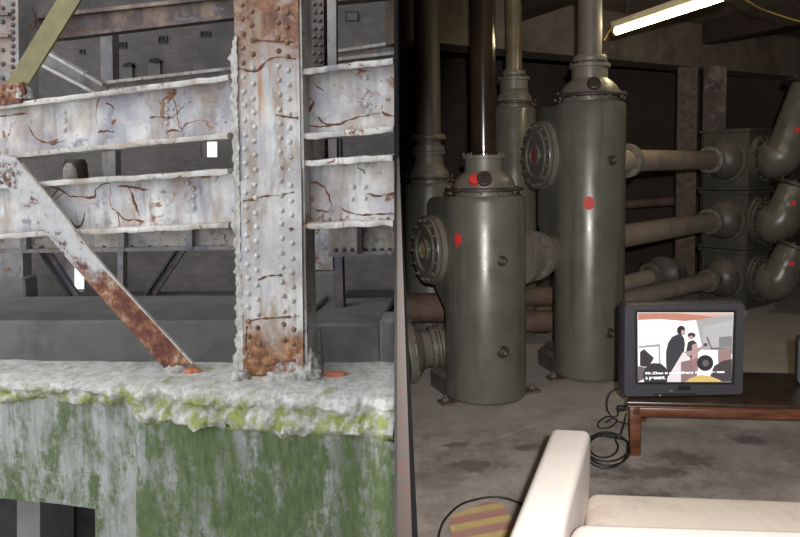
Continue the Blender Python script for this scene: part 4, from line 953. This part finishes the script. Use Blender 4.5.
bm = new(); prism(bm, [P2(669, 390.6, .004), P2(673, 390.4, .004), P2(673, 391.6, .004), P2(669, 391.8, .004)], (0, .005, 0)); obj('badge', bm, plain('silver badge', (.5, .5, .5), .3, .8, .05, 5, 0), tv)
x0b = onp(796, 370, 3.86).x
tv2 = television('second television cut off by the right edge of the picture, on the low table', x0b, x0b+.5, TABZ+.006, onp(796, 343, 3.86).z, 3.86, None)
bm = new(); a = V((x0b+.035, 3.857, TABZ+.08)); prism(bm, [a, a+V((.42, 0, 0)), a+V((.42, 0, .20)), a+V((0, 0, .20))], (0, .002, 0)); obj('screen', bm, em((.25, .42, .42), .6), tv2)
tv2.location.x += .125; tv2.rotation_euler.z = -R(22)

# ------------------------------------------------------------------ sofa
AZ, SZ = .62, .40
def sxy(px, py, z): return onz(px, py, z)
sofa = thing('sofa', 'cream leather sofa seen from behind in the bottom right corner', 'sofa', onz(640, 520, 0))
def soft_block(bm, quad, z0, z1, bev, seg=5, crown=0.0):
    hexa(bm, [V((p.x, p.y, z0)) for p in quad], [V((p.x, p.y, z1)) for p in quad])
    bmesh.ops.recalc_face_normals(bm, faces=bm.faces[:])
    bmesh.ops.bevel(bm, geom=bm.edges[:], offset=bev, segments=seg, affect='EDGES', profile=.5)
a1, a2, a3, a4 = sxy(551, 427, AZ), sxy(591, 429, AZ), sxy(566, 519, AZ), sxy(500, 560, AZ)
a4 = sxy(505, 540, AZ); dirl = (a4-a1).normalized()
a4 = a4+dirl*.22; a3b = a3+(a3-a2).normalized()*.42
bm = new(); soft_block(bm, [a1, a2, a3b, a4], .09, AZ, .028); obj('armrest', bm, SOFA_M, sofa, smooth=70)
b1 = sxy(568, 518.5, AZ-.012); b2 = sxy(800, 525.5, AZ-.012); bd_ = (b2-b1).normalized(); b2 = b1+bd_*1.75
bm = new(); soft_block(bm, [b1+V((.012, 0, 0)), b2, b2+V((0, -.24, 0)), b1+V((-.085, -.24, 0))], .10, AZ-.012, .045); obj('backrest', bm, SOFA_M, sofa, smooth=70)
s1 = sxy(589, 489.5, SZ); s2 = sxy(800, 497.5, SZ); sd = (s2-s1).normalized()
bm = new(); soft_block(bm, [s1+V((-.01, 0, 0)), s1+sd*1.45, s1+sd*1.45+V((0, -.66, 0)), s1+V((-.20, -.64, 0))], .25, SZ, .045)
bmesh.ops.subdivide_edges(bm, edges=bm.edges[:], cuts=2, use_grid_fill=True)
obj('seat_cushion', bm, SEAT_M, sofa, smooth=70)
bm = new(); soft_block(bm, [s1+V((.0, -.03, 0)), s1+sd*1.45+V((0, -.03, 0)), s1+sd*1.45+V((0, -.68, 0)), s1+V((-.22, -.66, 0))], .09, .245, .02); obj('base_frame', bm, SOFA_M, sofa, smooth=70)
for (q, dx, dy) in ((a1, .06, -.08), (a4, .08, .12), (b2, -.1, -.12), (s1+sd*1.45, -.08, -.12)):
    bm = new(); cyl(bm, (q.x+dx, q.y+dy, 0), (q.x+dx, q.y+dy, .10), .022, 16, .028); obj('leg', bm, BLACK, sofa)
# ------------------------------------------------------------------ cables, mat, lamp
def cable(label, pts, r, zs=None, mat=BLACK):
    P_ = [onz(x, y, z) for x, y, z in pts]
    bm = new(); tube(bm, smooth_path(P_, 8), r, 8); return tag(obj('power_cable', bm, mat, smooth=80), label, 'cable')
cable('single black cable curving over the floor beside the striped mat', [(437, 545, .006), (440, 530, .006), (446, 518, .006), (460, 505, .006), (478, 499, .006), (494, 497, .006), (508, 499, .006), (525, 505, .006), (545, 512, .006)], .0055)
loops = []
for k in range(4):
    for i in range(12):
        a = 2*PI*i/12-.6
        loops.append((606+math.cos(a)*(19+4.5*math.sin(k*2.1+.5))+3*math.sin(k*2.7), 448+math.sin(a)*(14.5+3.6*math.cos(k*1.7))+2*math.cos(k*1.9), .006+.010*k+.003*math.sin(i*1.3)))
cable('black cable lying in a coil on the floor beside the table leg', [(585, 445, .006), (592, 436, .006)]+loops+[(622, 430, .05), (626, 414, .008)], .0052)
cable('thin black cable looping from the television down behind the table leg', [(627, 398, .20), (620, 389, .26), (611, 392, .22), (607, 403, .14), (609, 413, .05), (618, 421, .008), (630, 424, .008), (645, 420, .008)], .004)
cable('black cable in a small loop between the coil and the table leg', [(628, 405, .12), (619, 408, .10), (617, 416, .008), (606, 417, .008), (598, 423, .008), (600, 428, .008), (610, 427, .008), (617, 421, .008), (613, 418, .014), (606, 422, .02)], .005)
bm = new(); c = onz(621, 408, .14); box(bm, (c.x-.02, c.y-.015, c.z-.014), (c.x+.03, c.y+.015, c.z+.014), .004); tag(obj('cable_plug', bm, BLACK), 'black plug hanging at the left end of the low table', 'plug')
MATM = Mat('striped mat'); _s = MATM.sep(MATM.vec((1, 1, 1)))
_d = onz(445, 525, 0); _e = onz(510, 513, 0)
_ang = math.atan2(_e.y-_d.y, _e.x-_d.x)
_v = MATM.math('ADD', MATM.math('MULTIPLY', _s[0], -math.sin(_ang)), MATM.math('MULTIPLY', _s[1], math.cos(_ang)))
_w2 = MATM.math('FRACT', MATM.math('MULTIPLY', _v, 8.5))
_c = MATM.ramp(_w2, [(.0, (.36, .17, .15)), (.40, (.40, .19, .17)), (.50, (.50, .37, .13)), (.85, (.52, .40, .16)), (.96, (.36, .17, .15))])
_c = MATM.mix(MATM.ramp(MATM.noise(14, 5, .7), [(.45, 0.), (.7, .6)]), _c, (.30, .25, .21)); MMAT = MATM.out(_c, .95)
bm = new(); q = [onz(x, y, 0) for x, y in ((455, 548), (449, 526), (452, 517), (486, 503), (500, 504), (506, 510), (514, 524), (520, 548))]; prism(bm, [p+V((0, 0, .001)) for p in q], (0, 0, .006)); tag(obj('floor_mat', bm, MMAT), 'worn red and yellow striped mat on the floor left of the sofa', 'mat')
lp0 = onp(617, 31, 6.0); lp1 = onp(724, -4, 4.95); ld = (lp1-lp0).normalized(); lamp = thing('tube_lamp', 'lit fluorescent tube lamp hanging under the ceiling', 'lamp', (lp0+lp1)/2)
bm = new(); u_ = ld.cross(V((0, 0, 1))).normalized(); up = u_.cross(ld).normalized()
if up.z < 0: up = -up
def lq(p): return [p-u_*.03-up*.0, p+u_*.03, p+u_*.045+up*.05, p-u_*.045+up*.05]
hexa(bm, [p+up*.028 for p in lq(lp0-ld*.03)], [p+up*.028 for p in lq(lp1+ld*.03)]); obj('housing', bm, plain('cream lamp housing', (.42, .36, .26), .5, 0, .1, 10, 0), lamp)
bm = new(); cyl(bm, lp0, lp1, .030, 20); tb_ = obj('fluorescent_tube', bm, emit('tube light', (1.0, .84, .50), 45.0), lamp)
for p, s_ in ((lp0, -1), (lp1, 1)):
    bm = new(); cyl(bm, p, p+ld*s_*.03, .033, 16); obj('end_cap', bm, plain('yellow plastic', (.45, .33, .08), .5, 0, .1, 10, 0), lamp)
for f in (.12, .88):
    p = lp0.lerp(lp1, f)+up*.07; bm = new(); tube(bm, [p, V((p.x, p.y, ZR))], .004, 6); obj('hanger', bm, IRON, lamp)
bm = new(); p = lp0-ld*.03+up*.05; tube(bm, smooth_path([p, p-ld*.03+V((-.02, 0, -.03)), p-ld*.06+V((-.05, 0, -.11))], 6), .007, 8); o_ = obj('wire_end', bm, plain('yellow wire', (.45, .30, .05), .5, 0, .1, 10, 0), lamp)
bm = new(); p = lp1+ld*.03+up*.05; P_ = smooth_path([p, p.lerp(onp(770, 10, 5.3), .5)+V((0, 0, -.02)), onp(770, 12, 5.4), onp(815, 24, 5.6), onp(860, 20, 5.9)], 8); tube(bm, P_, .006, 8); tag(obj('lamp_cable', bm, plain('yellow cable', (.40, .28, .06), .5, 0, .1, 10, 0)), 'thin yellow cable leading right from the fluorescent lamp', 'cable')
# ================================================================== LIGHT
w = bpy.data.worlds.new('sky'); S.world = w; w.use_nodes = True
bg = w.node_tree.nodes['Background']; bg.inputs[0].default_value = (.96, .975, 1.0, 1); bg.inputs[1].default_value = 1.95
fl = bpy.data.lights.new('camera_flash', 'SPOT'); fl.energy = 820; fl.spot_size = R(132); fl.spot_blend = .12; fl.shadow_soft_size = .025; fl.color = (1, .95, .9)
fo = bpy.data.objects.new('camera_flash', fl); COL.objects.link(fo); fo.location = (.03, -.25, 1.76)
fo.rotation_mode = 'QUATERNION'; fo.rotation_quaternion = V((math.sin(R(65))*math.cos(R(15)), math.cos(R(65))*math.cos(R(15)), -math.sin(R(15)))).to_track_quat('-Z', 'Y')
S.view_settings.view_transform = 'Standard'; S.view_settings.look = 'None'; S.view_settings.gamma = 1; S.view_settings.use_curve_mapping = False
S.view_settings.exposure = 0
